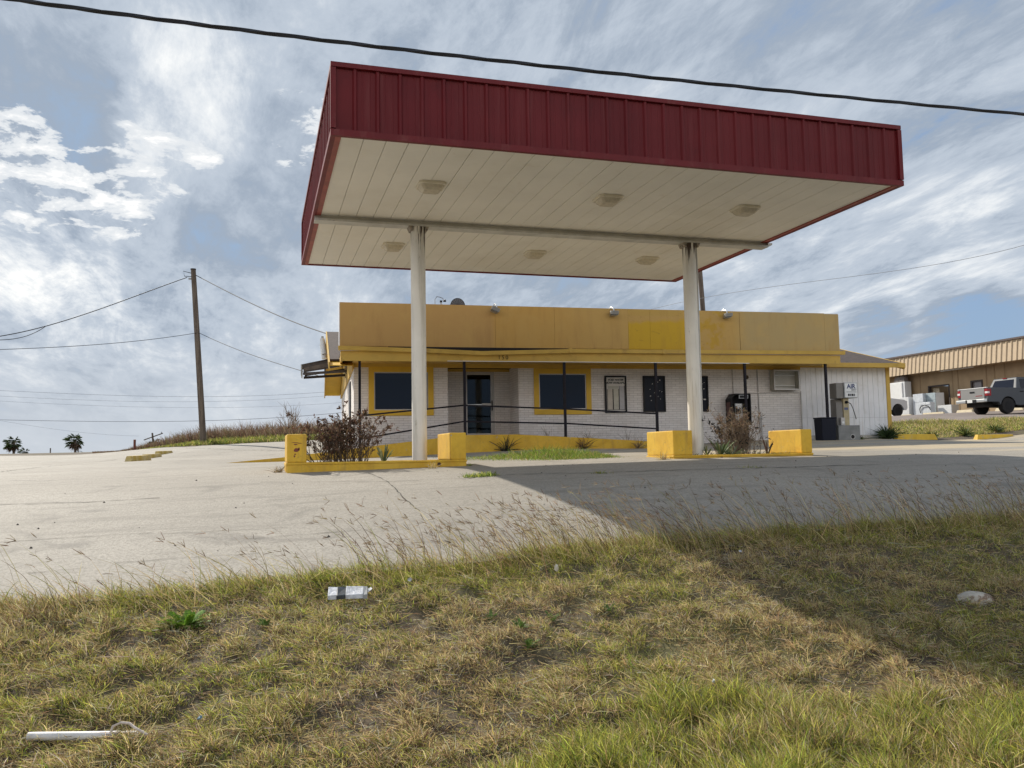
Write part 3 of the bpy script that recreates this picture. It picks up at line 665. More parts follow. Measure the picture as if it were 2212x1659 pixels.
# glass door in the recess, with buckets visible behind it
dr = MB(); v0, v1 = 1.29, 1.36
dr.box(DU0, DU0 + .06, v0, v1, DZ0, DZ1); dr.box(DU1 - .06, DU1, v0, v1, DZ0, DZ1); dr.box(DU0 + .06, DU1 - .06, v0, v1, DZ1 - .06, DZ1)
door = obj('door', dr, M_alu, shop)
lf = MB(); a, b = DU0 + .065, DU1 - .065
lf.box(a, a + .055, v0 + .01, v1 - .01, DZ0 + .02, DZ1 - .065); lf.box(b - .055, b, v0 + .01, v1 - .01, DZ0 + .02, DZ1 - .065)
lf.box(a + .055, b - .055, v0 + .01, v1 - .01, DZ1 - .13, DZ1 - .066); lf.box(a + .055, b - .055, v0 + .01, v1 - .01, DZ0 + .02, DZ0 + .10)
obj('door_leaf', lf, M_alu, door)
def clear_glass():
    m = bpy.data.materials.new('clear tinted door glass'); m.use_nodes = True; t = NT(m.node_tree); t.n.clear()
    tr_ = t.add('ShaderNodeBsdfTransparent', {'Color': (0.42, 0.45, 0.46, 1)}); gl = t.add('ShaderNodeBsdfGlossy', {'Color': (0.9, 0.95, 1, 1), 'Roughness': 0.03})
    fr = t.add('ShaderNodeFresnel', {'IOR': 1.35})
    mx = t.add('ShaderNodeMixShader', {0: fr.outputs[0], 1: tr_.outputs[0], 2: gl.outputs[0]})
    t.l.new(mx.outputs[0], t.add('ShaderNodeOutputMaterial').inputs[0]); return m
M_clear = clear_glass()
obj('door_pane', MB().box(a + .055, b - .055, v0 + .028, v0 + .034, DZ0 + .10, DZ1 - .13), M_clear, door)
obj('push_bar', MB().box(a + .05, b - .06, v0 - .035, v0 - .02, 1.60, 1.625), M_silver, door)
obj('push_plate', MB().box(b - .36, b - .05, v0 - .045, v0 - .015, 1.575, 1.655), M_alu, door)
obj('handle', MB().box(b - .035, b - .005, v0 - .05, v0 + .005, 1.42, 1.75), M_black, door)
rm = MB()                                              # dim room behind the door
rm.add([(3.2, 1.46, DZ0), (5.0, 1.46, DZ0), (5.0, 4.2, DZ0), (3.2, 4.2, DZ0), (3.2, 1.46, WT), (5.0, 1.46, WT), (5.0, 4.2, WT), (3.2, 4.2, WT)], [(0, 1, 2, 3), (4, 5, 6, 7), (2, 3, 7, 6), (1, 2, 6, 5), (3, 0, 4, 7)])
obj('interior', rm, mat('dark room', (0.035, 0.034, 0.036), 0.9), shop)
# roof, gutter, sign band, trims
rf = MB(); sl_ = (RZ - 2.87) / (RV + .5); e0, e1 = -.72, 18.62
zf = lambda v: 2.87 + sl_ * (v + .5) if v <= RV else RZ - (v - RV) * (RZ - 2.87) / (BD + .5 - RV)
def slab(u0, u1, va, vb): rf.hexa([(u0, va, zf(va) - .06), (u1, va, zf(va) - .06), (u1, vb, zf(vb) - .06), (u0, vb, zf(vb) - .06)], [(u0, va, zf(va)), (u1, va, zf(va)), (u1, vb, zf(vb)), (u0, vb, zf(vb))])
rf.box(-.44, 15.42, FV + .42, -.52, 2.90, 2.97); slab(e0, e1, -.5, RV); slab(e0, e1, RV, BD + .5)
obj('roof', rf, M_shingle, shop)
for ux in (e0 - .04, e1 + .001):
    rk = MB()
    for va, vb in ((-1.15 if ux < 0 else -.52, RV), (RV, BD + .52)): rk.hexa([(ux, va, zf(va) - .20), (ux + .04, va, zf(va) - .20), (ux + .04, vb, zf(vb) - .20), (ux, vb, zf(vb) - .20)], [(ux, va, zf(va) + .012), (ux + .04, va, zf(va) + .012), (ux + .04, vb, zf(vb) + .012), (ux, vb, zf(vb) + .012)])
    obj('rake_board', rk, M_trimy, shop)
rs = MB()
for va, vb in ((-1.12, RV), (RV, BD + .5)): rs.hexa([(e0 + .001, va, zf(va) - .10), (-.06, va, zf(va) - .10), (-.06, vb, zf(vb) - .10), (e0 + .001, vb, zf(vb) - .10)], [(e0 + .001, va, zf(va) - .08), (-.06, va, zf(va) - .08), (-.06, vb, zf(vb) - .08), (e0 + .001, vb, zf(vb) - .08)])
obj('rake_soffit', rs, M_frame, shop)
obj('eave_board', MB().box(15.45, 18.66, -.56, -.52, 2.725, 2.875), M_trimy, shop)
obj('eave_soffit', MB().box(15.45, 18.62, -.518, -.034, 2.80, 2.82), M_trimy, shop)
seams = [-.455, 1.8, 4.04, 5.85, 8.19, 8.9, 11.92, 14.92, 15.44]
tops = [4.37, 4.37, 4.365, 4.365, 4.36, 4.36, 4.36, 4.335, 4.345]
for i, (a_, b_) in enumerate(zip(seams[:-1], seams[1:])):
    g_ = .010 if b_ in (11.92,) else .0025
    obj('sign_panel', MB().hexa([(a_ + .0025, FV, 3.12), (b_ - g_, FV, 3.12), (b_ - g_, FV + .03, 3.12), (a_ + .0025, FV + .03, 3.12)], [(a_ + .0025, FV, tops[i]), (b_ - g_, FV, tops[i + 1] if i < 6 else tops[i]), (b_ - g_, FV + .03, tops[i + 1] if i < 6 else tops[i]), (a_ + .0025, FV + .03, tops[i])]), M_sign, shop)
pb_ = MB().box(-.45, 15.435, FV + .032, FV + .40, 3.05, 4.33)
obj('parapet', pb_, M_sign, shop)
obj('parapet_cap', MB().box(-.46, 15.445, FV + .0325, FV + .41, 4.331, 4.36), M_alu, shop)
obj('end_panel', MB().box(-.475, -.452, FV + .001, FV + .42, 3.03, 4.372), M_siding, shop)
gt = MB()
def gut(u0, u1, z0, z1, h=.115): gt.hexa([(u0, FV - .10, z0 - h), (u1, FV - .10, z1 - h), (u1, FV - .002, z1 - h), (u0, FV - .002, z0 - h)], [(u0, FV - .11, z0), (u1, FV - .11, z1), (u1, FV - .002, z1), (u0, FV - .002, z0)])
gut(-.50, 2.0, 3.115, 3.06); gut(2.0, 3.6, 3.06, 3.00); gut(3.6, 6.3, 3.00, 3.09)
obj('gutter', gt, M_trimy, shop); gt = MB(); gut(6.31, 9.3, 3.095, 3.10); obj('gutter', gt, M_trimy, shop); gt = MB(); gut(9.31, 15.56, 3.105, 3.125); obj('gutter', gt, M_trimy, shop)
for gu in (6.305, 9.305): obj('gutter_joint', MB().box(gu - .05, gu + .05, FV - .118, FV - .003, 2.975, 3.108), M_trimy, shop)
obj('dark_flashing', MB().box(.9, 6.5, FV - .004, FV + .02, 3.0, 3.119), M_dark, shop)
tb = MB(); tb.box(-.43, 3.93, FV - .005, FV + .04, 2.70, 2.985); obj('fascia_board', tb, M_trimy, shop)
tb = MB(); tb.box(3.935, 15.43, FV - .006, FV + .04, 2.715, 2.988); obj('fascia_board', tb, M_trimy, shop)
obj('drip_edge', MB().box(2.6, 12.2, FV - .012, FV - .007, 2.705, 2.722), M_white, shop)
obj('fascia_return', MB().box(-.43, -.38, FV + .041, -.03, 2.70, 2.985), M_trimy, shop)
for i_, ch_ in enumerate('150'): text_mesh(ch_, .17, M_black, 'house_number', shop, (4.14 + .115 * i_, FV - .012, 2.775))
for u_, z_ in ((12.07, .1), (14.93, .1)): obj('porch_post', MB().box(u_ - .035, u_ + .035, FV + .045, FV + .115, -.1, 2.80), M_post, shop)
# conduits, wall cap and weeds-height fittings on the brick
for nm, pts, r_ in (('conduit', [(13.33, -.03, 2.7), (13.36, -.03, 1.2)], .016), ('conduit', [(12.42, -.03, 2.7), (12.44, -.03, 1.85)], .012),
                    ('conduit', [(12.86, -.04, .32), (12.86, -.04, 1.82), (12.9, -.04, 1.9), (14.9, -.04, 1.92)], .022), ('conduit', [(13.36, -.03, 1.05), (13.38, -.03, .35)], .014), ('conduit', [(13.42, -.03, 1.1), (13.44, -.03, .35)], .014), ('conduit', [(14.93, -.03, 1.95), (14.93, -.03, .4)], .018)):
    obj(nm, MB().tube(pts, r_, 6), M_brick if r_ > .02 else M_alu, shop)
obj('conduit_box', MB().box(13.31, 13.43, -.07, -.004, 1.02, 1.14), M_galv, shop, bevel=.01)
obj('wall_cap', MB().lathe([(.065, -.03), (.065, -.004)], (12.95, 0, 2.42), 14, 'y'), M_dirt, shop)
# ramp to the door with yellow face, and hand rail
rv0, rv1 = FV - .08, FV + .14
ramp = thing('entrance_ramp', 'concrete ramp with long yellow curb in front of the shop door', 'ramp', tuple(BO), -BDL)
top = [(-3.5, -.115), (-1.9, .02), (0.0, .235), (2.26, .48), (3.14, .565), (4.6, .565), (6.15, .47), (8.74, .31), (10.4, .12)]
cb = MB(); dk = MB()
for (a_, za), (b_, zb) in zip(top[:-1], top[1:]):
    cb.hexa([(a_, rv0, -.6), (b_, rv0, -.6), (b_, rv1, -.6), (a_, rv1, -.6)], [(a_, rv0, za), (b_, rv0, zb), (b_, rv1, zb), (a_, rv1, za)])
    dk.hexa([(a_, rv1 + .001, -.6), (b_, rv1 + .001, -.6), (b_, -.003 if b_ > .1 else .3, -.6), (a_, -.003 if b_ > .1 else .3, -.6)], [(a_, rv1 + .001, za - .04), (b_, rv1 + .001, zb - .04), (b_, -.003 if b_ > .1 else .3, zb - .03), (a_, -.003 if b_ > .1 else .3, za - .03)])
dk.box(2.853, 5.087, -.002, 1.288, -.6, .53)
obj('curb_wall', cb, M_yellow, ramp); obj('deck', dk, M_slab, ramp)
rail = thing('handrail', 'black steel hand rail on four posts along the yellow ramp curb', 'handrail', tuple(BO), -BDL)
zt_ = lambda u: float(np.interp(u, [t_[0] for t_ in top], [t_[1] for t_ in top]))
for u_ in (.10, 3.11, 6.145, 9.07): obj('post', MB().box(u_ - .036, u_ + .036, FV + .0 + .045, FV + .117, zt_(u_) - .05, 2.80), M_post, rail)
for z4 in ((1.15, 1.43, 1.31, 1.15), (.50, .96, .875, .69)):
    m = MB(); us = (.10, 3.11, 6.145, 9.07)
    for i in range(3): m.bar((us[i] + .037, FV + .08, z4[i]), (us[i + 1] - .037, FV + .08, z4[i + 1]), .045, .045)
    obj('rail', m, M_post, rail)
# things fixed to the shop
def bhit(x, y, v):
    r_ = ray(x, y); P = r_ * ((BO @ BV + v) / (r_ @ BV)); return (P - BO) @ BU, P[2]
SH = -BDL
def shop_thing(name, label, cat, u, v, z, group=None): return thing(name, label, cat, tuple(B(u, v, z)), SH, group)
def floodlight(tilt):
    t = thing('floodlight', '', 'floodlight', (0, 0, 0), SH, 'floodlights on the sign band')
    obj('arm', MB().tube([(0, .30, -.02), (0, .22, .10), (0, .05, .12), (0.01, -.12, .05), (.015, -.16, -.03)], .017, 7), M_silver, t, smooth=True)
    h = MB(); h.hexa([(-.13, -.26, -.15), (.13, -.26, -.15), (.10, -.06, -.19), (-.10, -.06, -.19)], [(-.13, -.30, -.05), (.13, -.30, -.05), (.10, -.12, -.03), (-.10, -.12, -.03)])
    hd = obj('housing', h, M_galv, t, bevel=.01); hd.rotation_euler = (0, R(tilt), 0)
    p = MB().box(-.10, .10, -.262, -.10, -.178, -.172); hp = obj('glass', p, M_bulb, hd)
    return t
for u_, z_, tl, lb in ((4.05, 4.32, 24, 'tilted floodlight on the left part of the tan sign band'), (7.68, 4.30, 0, 'floodlight pointing straight down at the middle of the tan sign band'), (11.42, 4.30, -8, 'floodlight right of the right column on the tan sign band')):
    f_ = floodlight(tl); f_.location = tuple(B(u_, FV + .02, z_)); f_['label'] = lb
dish = shop_thing('satellite_dish', 'grey satellite dish half hidden behind the tan sign band', 'satellite dish', *[bhit(989, 660, 4.5)[0], 4.5, bhit(989, 661, 4.5)[1]])
dish.scale = (.72, .72, .72)
dp = MB(); n = 28; ringz = []
for k_, r_ in ((0, .02), (1, .15), (2, .28), (3, .40)):
    ringz.append([(r_ * math.cos(2 * math.pi * i / n) * .93, .25 * r_ * r_ - .0, r_ * math.sin(2 * math.pi * i / n)) for i in range(n)])
vs = [p for rg in ringz for p in rg]; dp.add(vs, [(j * n + i, j * n + (i + 1) % n, (j + 1) * n + (i + 1) % n, (j + 1) * n + i) for j in range(3) for i in range(n)])
M_dish = mat('grey dish mesh', (0.13, 0.125, 0.125), 0.6, var=0.1)
do = obj('reflector', dp, M_dish, dish, smooth=True); 
rb = MB()
for i in range(18):
    a_ = 2 * math.pi * i / 18; rb.tube([(math.cos(a_) * .03, -.012, math.sin(a_) * .03), (math.cos(a_) * .37, .022, math.sin(a_) * .40)], .006, 4)
obj('ribs', rb, M_black, do)
obj('rim', MB().tube([(.375 * math.cos(2 * math.pi * i / 36), .04, .405 * math.sin(2 * math.pi * i / 36)) for i in range(37)], .013, 6), M_black, do)
obj('mast', MB().tube([(0, .12, -2.6), (0, .1, 0)], .03, 8), M_galv, dish)
ant = shop_thing('antenna_bracket', 'bent antenna arm with small horn behind the tan sign band', 'antenna', *[bhit(954, 660, 4.0)[0], 4.0, bhit(954, 657, 4.0)[1]])
obj('arm', MB().tube([(-.25, 0, -1.6), (-.24, 0, .16), (-.17, 0, .27), (-.05, 0, .25), (.05, 0, .21), (.07, 0, .1)], .014, 6), M_galv, ant)
obj('strut', MB().bar((.45, 0, -1.5), (-.04, 0, .10), .05, .05), M_galv, ant)
obj('horn', MB().tube([(.06, -.02, .10), (.14, -.06, .12)], [.025, .05], 10), M_black, ant)
obj('clamp', MB().box(-.06, .02, -.03, .03, .06, .13), M_black, ant)
# framed display panels on the brick
def panel(label, u0, u1, z0, z1, m_in, group):
    t = shop_thing('display_frame', label, 'display frame', u0, -.005, z0, group); W_, H_ = u1 - u0, z1 - z0; f = MB(); e = .05
    f.box(0, W_, -.06, 0, H_ - e, H_); f.box(0, W_, -.06, 0, 0, e); f.box(0, e, -.059, 0, e, H_ - e); f.box(W_ - e, W_, -.059, 0, e, H_ - e)
    obj('frame', f, M_black, t); obj('panel', MB().box(e, W_ - e, -.03, -.005, e, H_ - e), m_in, t); return t
M_sheet = mat('pale plastic price board', (0.60, 0.57, 0.53), 0.5, var=0.05, vscale=3)
pg = 'black framed display panels on the wall'
pn = panel('black frame with a pale water advertisement and three empty strips', 7.93, 8.66, 1.26, 2.45, M_sheet, pg)
text_mesh('VOSS WATER', .088, M_black, 'lettering', pn, (.365, -.032, 1.03), shear=.25, bold=.003)
text_mesh('NOW AVAILABLE', .088, M_black, 'lettering', pn, (.365, -.032, .935), shear=.25, bold=.003)
for a_, b_, h_, cc in ((.085, .255, .76, (.52, .47, .40)), (.285, .46, .76, (.50, .48, .40)), (.49, .655, .86, (.44, .43, .44))):
    mm = mat('price strip', cc, .6, var=.08, vscale=6)
    st_ = obj('strip', MB().box(a_, b_, -.036, -.031, .10, h_), mm, pn)
    ol = MB(); ol.box(a_ - .012, a_ - .001, -.040, -.031, .088, h_); ol.box(b_ + .001, b_ + .012, -.040, -.031, .088, h_); ol.box(a_ - .001, b_ + .001, -.040, -.031, .088, .099)
    obj('strip_edge', ol, M_dark, st_)
obj('torn_paper', MB().box(.10, .45, -.037, -.0365, .77, .86), mat('grey paper', (.46, .45, .39), .8), pn)
def flecks(parent, W_, H_, seed, n):
    rr = random.Random(seed)
    for i in range(n):
        x, z = rr.uniform(.1, W_ - .1), rr.uniform(.35, H_ - .12); a_, b_ = rr.uniform(.006, .022), rr.uniform(.006, .02)
        obj('paper_scrap', MB().hexa([(x - a_, -.034, z - b_), (x + a_, -.034, z - b_ * .4), (x + a_, -.0305, z - b_ * .4), (x - a_, -.0305, z - b_)], [(x - a_ * .5, -.034, z + b_ * .6), (x + a_ * .8, -.034, z + b_), (x + a_ * .8, -.0305, z + b_), (x - a_ * .5, -.0305, z + b_ * .6)]), M_sheet, parent)
pk = panel('empty black display frame with torn paper scraps left of the right column', 9.24, 10.0, 1.28, 2.45, M_bpanel, pg); flecks(pk, .76, 1.17, 3, 16)
pk = panel('empty black display frame partly hidden behind the right column', 10.80, 11.52, 1.28, 2.45, M_bpanel, pg); flecks(pk, .72, 1.17, 4, 14)
obj('sticker', MB().box(.55, .63, -.034, -.0305, .38, .42), M_sheet, pk)
# pay phone
ph = shop_thing('pay_phone', 'black pay phone hood on the brick wall behind the right bush', 'pay phone', 12.13, -.45, .85)
hd = MB(); hd.prism([(.02, -.1), (.02, .82), (.14, 1.0), (.70, 1.0), (.70, -.1)], 'y', .38, .44)
hd.hexa([(0, 0, .0), (.03, 0, .0), (.05, .40, .0), (.02, .40, .0)], [(0, 0, .80), (.03, 0, .80), (.05, .40, .82), (.02, .40, .82)])
hd.hexa([(.67, 0, -.05), (.70, 0, -.05), (.70, .40, -.05), (.67, .40, -.05)], [(.67, 0, .98), (.70, 0, .98), (.70, .40, .99), (.67, .40, .99)])
hd.hexa([(.15, 0, .96), (.669, 0, .96), (.669, .40, .97), (.15, .40, .97)], [(.15, 0, .99), (.669, 0, .99), (.669, .40, 1.0), (.15, .40, 1.0)])
hd.hexa([(0, 0, .801), (.15, 0, .96), (.15, .40, .97), (.02, .40, .821)], [(0, 0, .83), (.15, 0, .99), (.15, .40, 1.0), (.02, .40, .85)])
obj('hood', hd, M_black, ph)
obj('side_window', MB().box(-.006, -.002, .08, .34, .25, .72), mat('dull red acrylic', (0.10, 0.035, 0.03), .4), ph)
obj('sign', MB().box(.27, .60, -.012, -.002, .83, .945), M_galv, ph); obj('sign_face', MB().box(.29, .58, -.016, -.0125, .845, .93), M_black, ph)
bx = MB(); bx.box(.25, .52, .25, .379, .12, .68); pb2 = obj('telephone', bx, M_galv, ph, bevel=.01)
obj('keypad', MB().box(.33, .45, .238, .249, .34, .50), M_black, pb2); obj('handset', MB().tube([(.28, .23, .58), (.27, .19, .46), (.28, .23, .34)], .022, 8), M_black, pb2)
obj('card', MB().box(.30, .48, .242, .249, .54, .66), M_white, pb2)
# empty wall cabinet
cb_ = shop_thing('sign_cabinet', 'empty grey metal sign cabinet mounted high beside the siding', 'sign cabinet', 13.80, -.30, 1.98)
m = MB(); m.box(0, .93, .24, .29, 0, .66); m.box(0, .03, 0, .24, 0, .66); m.box(.90, .93, 0, .24, 0, .66); m.box(.03, .90, 0, .24, .63, .66); m.box(.03, .90, 0, .24, 0, .03)
M_cab = mat('dull grey green metal', (0.40, 0.39, 0.34), .5, var=.15, vscale=5); obj('case', m, M_cab, cb_)
m = MB(); m.box(-.01, .94, -.012, -.001, .625, .67); m.box(-.01, .94, -.012, -.001, -.01, .035); m.box(-.01, .025, -.0115, -.001, .035, .625); m.box(.905, .94, -.0115, -.001, .035, .625)
obj('rim', m, M_alu, cb_)
for z_ in (.15, .50): obj('tube_holder', MB().tube([(.06, .18, z_), (.87, .18, z_)], .018, 8), M_white, cb_)
obj('backing', MB().box(.03, .90, .225, .239, .03, .63), mat('pale cabinet back', (.50, .48, .43), .6, var=.1), cb_)
# trash bin, air machine
def gb(u, v): return g1(*B(u, v)[:2])
bn = thing('trash_bin', 'black square plastic trash bin left of the air machine', 'trash bin', (*B(14.62, -1.65)[:2], gb(14.8, -1.6)), SH); bn.scale = (.78, .78, 1.0)
m = MB(); m.hexa([(.03, .03, 0), (.65, .03, 0), (.65, .55, 0), (.03, .55, 0)], [(0, 0, .70), (.68, 0, .70), (.68, .58, .70), (0, .58, .70)]); obj('body', m, mat('black plastic', (.008, .010, .020), .5, spec=.2), bn, bevel=.03)
m = MB(); m.box(-.015, .695, -.015, .595, .701, .75); obj('lid', m, bpy.data.materials['black plastic'], bn, bevel=.015)
M_airgrey = mat('grey brown machine paint', (.20, .185, .165), .5, var=.1, vscale=3)
M_airbeige = mat('beige machine front', (.46, .38, .22), .5, var=.12, vscale=4)
air = thing('air_machine', 'coin operated tyre air machine with white sign on a grey concrete block', 'air machine', (*B(15.25, -1.6)[:2], gb(15.6, -1.5)), SH)
az = -gb(15.6, -1.5)
m = MB(); m.box(0, .78, 0, .55, -.1, .73 + az); bo_ = obj('base_block', m, mat('grey cast concrete', (.235, .235, .225), .9, var=.2, vscale=3, bump=.4), air, bevel=.015)
obj('hole_rim', MB().lathe([(.085, -.006), (.085, .01), (.06, .01), (.06, -.006)], (.50, 0, .36 + az), 18, 'y'), M_alu, bo_)
obj('hole', MB().lathe([(.064, -.011), (.064, -.0065)], (.50, 0, .36 + az), 16, 'y'), M_dark, bo_)
zb = .731 + az
m = MB(); m.prism([(.16, zb), (.48, zb), (.48, zb + .86), (.24, zb + .86), (.16, zb + .74)], 'x', .06, .30); obj('cabinet', m, M_airgrey, air, bevel=.012)
m = MB(); m.box(.301, .50, .12, .44, zb, zb + .90); cf = obj('front_column', m, M_airbeige, air, bevel=.012)
obj('label_patch', MB().box(.32, .46, .112, .119, zb + .50, zb + .58), mat('blue sticker', (.10, .12, .22), .5), cf)
obj('knob', MB().lathe([(.045, .07), (.05, .119)], (.40, 0, zb + .75), 14, 'y'), M_black, cf)
obj('small_box', MB().box(.15, .29, .06, .158, zb, zb + .25), M_alu, air, bevel=.006)
obj('coin_card', MB().box(.18, .26, .055, .0595, zb + .06, zb + .13), M_white, air)
hs = MB().tube([(.40, .06, zb + .75), (.48, .0, zb + .70), (.54, -.02, zb + .55), (.60, -.01, zb + .38), (.66, 0, zb + .20)], .013, 6); obj('hose', hs, M_black, air)
zt2 = zb + .87
m = MB(); m.box(.0, .26, .02, .40, zt2, zt2 + .50); obj('side_box', m, M_airgrey, air, bevel=.012)
m = MB(); m.box(.262, .74, -.02, .40, zt2 + .01, zt2 + .51); sg = obj('sign_box', m, M_galv, air, bevel=.012)
obj('sign_face', MB().box(.285, .72, -.026, -.021, zt2 + .035, zt2 + .485), M_white, sg)
M_blue = mat('dark blue lettering', (.012, .03, .13), .5); M_grey = mat('grey lettering', (.12, .13, .15), .5)
text_mesh('AIR', .20, M_blue, 'lettering', sg, (.51, -.027, zt2 + .32), bold=.006)
text_mesh('SERV', .085, M_grey, 'lettering', sg, (.60, -.027, zt2 + .245), bold=.001)
obj('lettering_rule', MB().box(.33, .69, -.0285, -.0265, zt2 + .195, zt2 + .212), M_grey, sg)
for i in range(4): obj('pictogram', MB().box(.385 + i * .066, .44 + i * .066, -.0285, -.0265, zt2 + .07, zt2 + .145), M_dark if i % 2 == 0 else M_grey, sg)
# awning and lamps on the left end wall
aw = shop_thing('metal_awning', 'brown metal frame awning jutting from the left end of the shop', 'awning', 0, 4.6, 2.9)
aw.scale = (.80, 1, 1)
M_brown = mat('brown metal', (.055, .043, .038), .5, var=.2, vscale=6); M_poly = mat('pale awning sheet', (.50, .48, .42), .6)
for y in (0.0, 1.5):
    f_ = MB(); f_.bar((-.06, y, .62), (-1.95, y, .26), .06, .10); f_.bar((-.06, y, .12), (-1.95, y, .02), .06, .09); f_.bar((-.06, y, .62), (-.06, y, .02), .06, .06); f_.bar((-1.0, y, .42), (-1.0, y, .09), .05, .05); f_.bar((-.1, y, .34), (-1.9, y, .10), .05, .06)
    obj('side_frame', f_, M_brown, aw)
obj('cover', MB().hexa([(-.05, -.08, .655), (-2.0, -.08, .32), (-2.0, 1.58, .32), (-.05, 1.58, .665)], [(-.05, -.08, .69), (-2.0, -.08, .345), (-2.0, 1.58, .345), (-.05, 1.58, .69)]), M_brown, aw)
obj('end_sheet', MB().hexa([(-.10, -.036, .36), (-1.92, -.036, .12), (-1.92, -.031, .12), (-.10, -.031, .36)], [(-.10, -.036, .56), (-1.92, -.036, .22), (-1.92, -.031, .22), (-.10, -.031, .56)]), mat('brown awning side sheet', (.12, .095, .075), .6, var=.3, vscale=4), aw)
obj('front_board', MB().box(-2.04, -2.001, -.1, 1.6, .0, .345), M_galv, aw)
for v_, lb in ((5.9, 'white cylinder lamp under the gable peak, nearer the sign band'), (7.3, 'white cylinder lamp on the far side of the gable peak')):
    g_ = shop_thing('gable_lamp', lb, 'outdoor lamp', -.90, v_, 4.05, 'lamps at the gable peak')
    obj('cover', MB().tube([(.0, -.05, .28), (.09, -.16, -.30)], [.085, .10], 12), M_white, g_, smooth=True); obj('base', MB().box(-.03, .06, -.08, .06, .25, .38), M_galv, g_)
m = MB(); m.box(-.03, -.004, 2.2, 3.1, .3, 2.45); obj('side_door', m, M_black, shop)
# white buckets stacked inside the door
bk = MB(); bk.lathe([(.115, 0), (.145, .27), (.15, .27), (.15, .285), (.14, .285)], (0, 0, 0), 20)
gl_ = 'white buckets inside the shop door'
b0 = thing('bucket', 'white bucket at the bottom of the stack inside the glass door', 'bucket', tuple(B(3.93, 1.75, DZ0 + .001)), SH, gl_); obj('pail', bk, M_white, b0, smooth=True)
obj('lid', MB().lathe([(.152, .286), (.152, .305)], (0, 0, 0), 20), M_black, b0)
for i, lb in enumerate(('white bucket in the middle of the stack inside the glass door', 'white bucket at the top of the stack inside the glass door')): dup(b0, tuple(B(3.93 - .004 * i, 1.75, DZ0 + .001 + .306 * (i + 1))), None, lb)


# ------------------------------------------------------------------ wheel stops
def wheel_stop(m, L=1.83):
    t = MB(); t.hexa([(0, -.085, -.03), (L, -.085, -.03), (L, .085, -.03), (0, .085, -.03)], [(.09, -.055, .135), (L - .09, -.055, .135), (L - .09, .055, .135), (.09, .055, .135)]); return t
M_stop = mat('faded yellow wheel stop', (.66, .42, .035), .7, var=.12, vscale=3, dirt=(.50, .40, .20), dirt_scale=5, dirt_rng=(.58, .72), bump=.3)
M_stopc = mat('cream wheel stop', (.58, .51, .36), .8, var=.1)
def bar_from(a, b): return math.atan2(b[1] - a[1], b[0] - a[0])
wl = [((1934, 953.5), (2043, 951.5), 29.4, 30.2, 'yellow wheel stop by the weeds at the right corner of the shop'), ((2106, 948), (2216, 946), 30.6, 31.4, 'yellow wheel stop at the far right edge of the lot')]
WS = obj('wheel_stop', wheel_stop(M_stop), M_stop, None, bevel=.012)
for i, (a_, b_, da, db, lb) in enumerate(wl):
    A_, B_ = at(*a_, da), at(*b_, db); o = WS if i == 0 else WS.copy()
    if i: COL.objects.link(o)
    o.location = (A_[0], A_[1], g1(A_[0], A_[1]) + .012); o.rotation_euler = (0, 0, bar_from(A_, B_)); o.scale = (1, 1.2, 1.3); tag(o, lb, 'wheel stop', 'yellow wheel stops')
M_stopl = mat('pale yellow wheel stop', (.56, .44, .20), .8, var=.15, vscale=3, dirt=(.52, .36, .06), dirt_scale=4, dirt_rng=(.45, .6), bump=.3)
WL = obj('wheel_stop', wheel_stop(M_stopl), M_stopl, None, bevel=.012)
for i, (a_, b_, lb) in enumerate((((276, 997), (309, 991), 'nearest of the faded wheel stops lying in a row on the left of the lot'), ((310, 991), (336, 984), 'middle of the faded wheel stops lying in a row on the left of the lot'), ((338, 983), (360, 978), 'farthest of the faded wheel stops lying in a row on the left of the lot'))):
    A_ = on_ground(*a_); vd_ = np.array([A_[0], A_[1], 0]) / math.hypot(A_[0], A_[1]); B_ = A_ + vd_ * math.cos(R(19)) + np.array([vd_[1], -vd_[0], 0]) * math.sin(R(19)); o = WL if i == 0 else WL.copy()
    if i: COL.objects.link(o)
    o.location = (A_[0], A_[1], g1(A_[0], A_[1]) + .012); o.rotation_euler = (0, R(-1), bar_from(A_, B_)); o.scale = (1, 1.3, 1.2); tag(o, lb, 'wheel stop', 'faded wheel stops on the left')

# ------------------------------------------------------------------ poles and wires
M_wood = mat('weathered pole wood', (.17, .135, .105), .9, extra=lambda t, o, c, b: streaks(t, o, c, (.07, .052, .042), .8, (14, 14, .5), (.42, .62)), bump=.5, bscale=25)
M_wire = mat('dark cable', (.02, .02, .024), .6); M_wire2 = mat('grey wire', (.26, .275, .30), .7)
def pole(name, label, top, bot, d, r0, r1, cat='utility pole', m=None, sink=.4):
    a_, b_ = at(*bot, d), at(*top, d)
    t = thing(name, label, cat, tuple(a_)); q = Vector(b_ - a_)
    obj('shaft', MB().tube([-q.normalized() * sink, q * .5, q], [r0, (r0 + r1) / 2, r1], 14), m or M_wood, t, smooth=True)
    return t, q
P1, q1 = pole('utility_pole', 'leaning wooden utility pole standing in the grass left of the shop', (417.5, 581), (439, 951), 44.5, .17, .125)
ins = MB().tube([q1 * .955 + Vector((-.12, 0, 0)), q1 * .95 + Vector((-.45, 0, .05)), q1 * .985 + Vector((-.5, 0, 0)), q1 * .975 + Vector((-.12, 0, 0))], .018, 6); obj('service_loop', ins, M_wire, P1)
obj('bracket', MB().box(q1.x * .95 - .30, q1.x * .95 - .10, -.05, .05, q1.z * .955 - .04, q1.z * .955 + .04), M_galv, P1)
obj('pole_cap', MB().lathe([(.14, 0), (.14, .06)], tuple(q1 * 1.0 - Vector((0, 0, .05))), 14), mat('dark pole cap', (.05, .045, .045), .8), P1)
P2, q2 = pole('utility_pole', 'dark wooden utility pole rising behind the sign band beside the right column', (1510, 560), (1528, 800), 46, .15, .125)
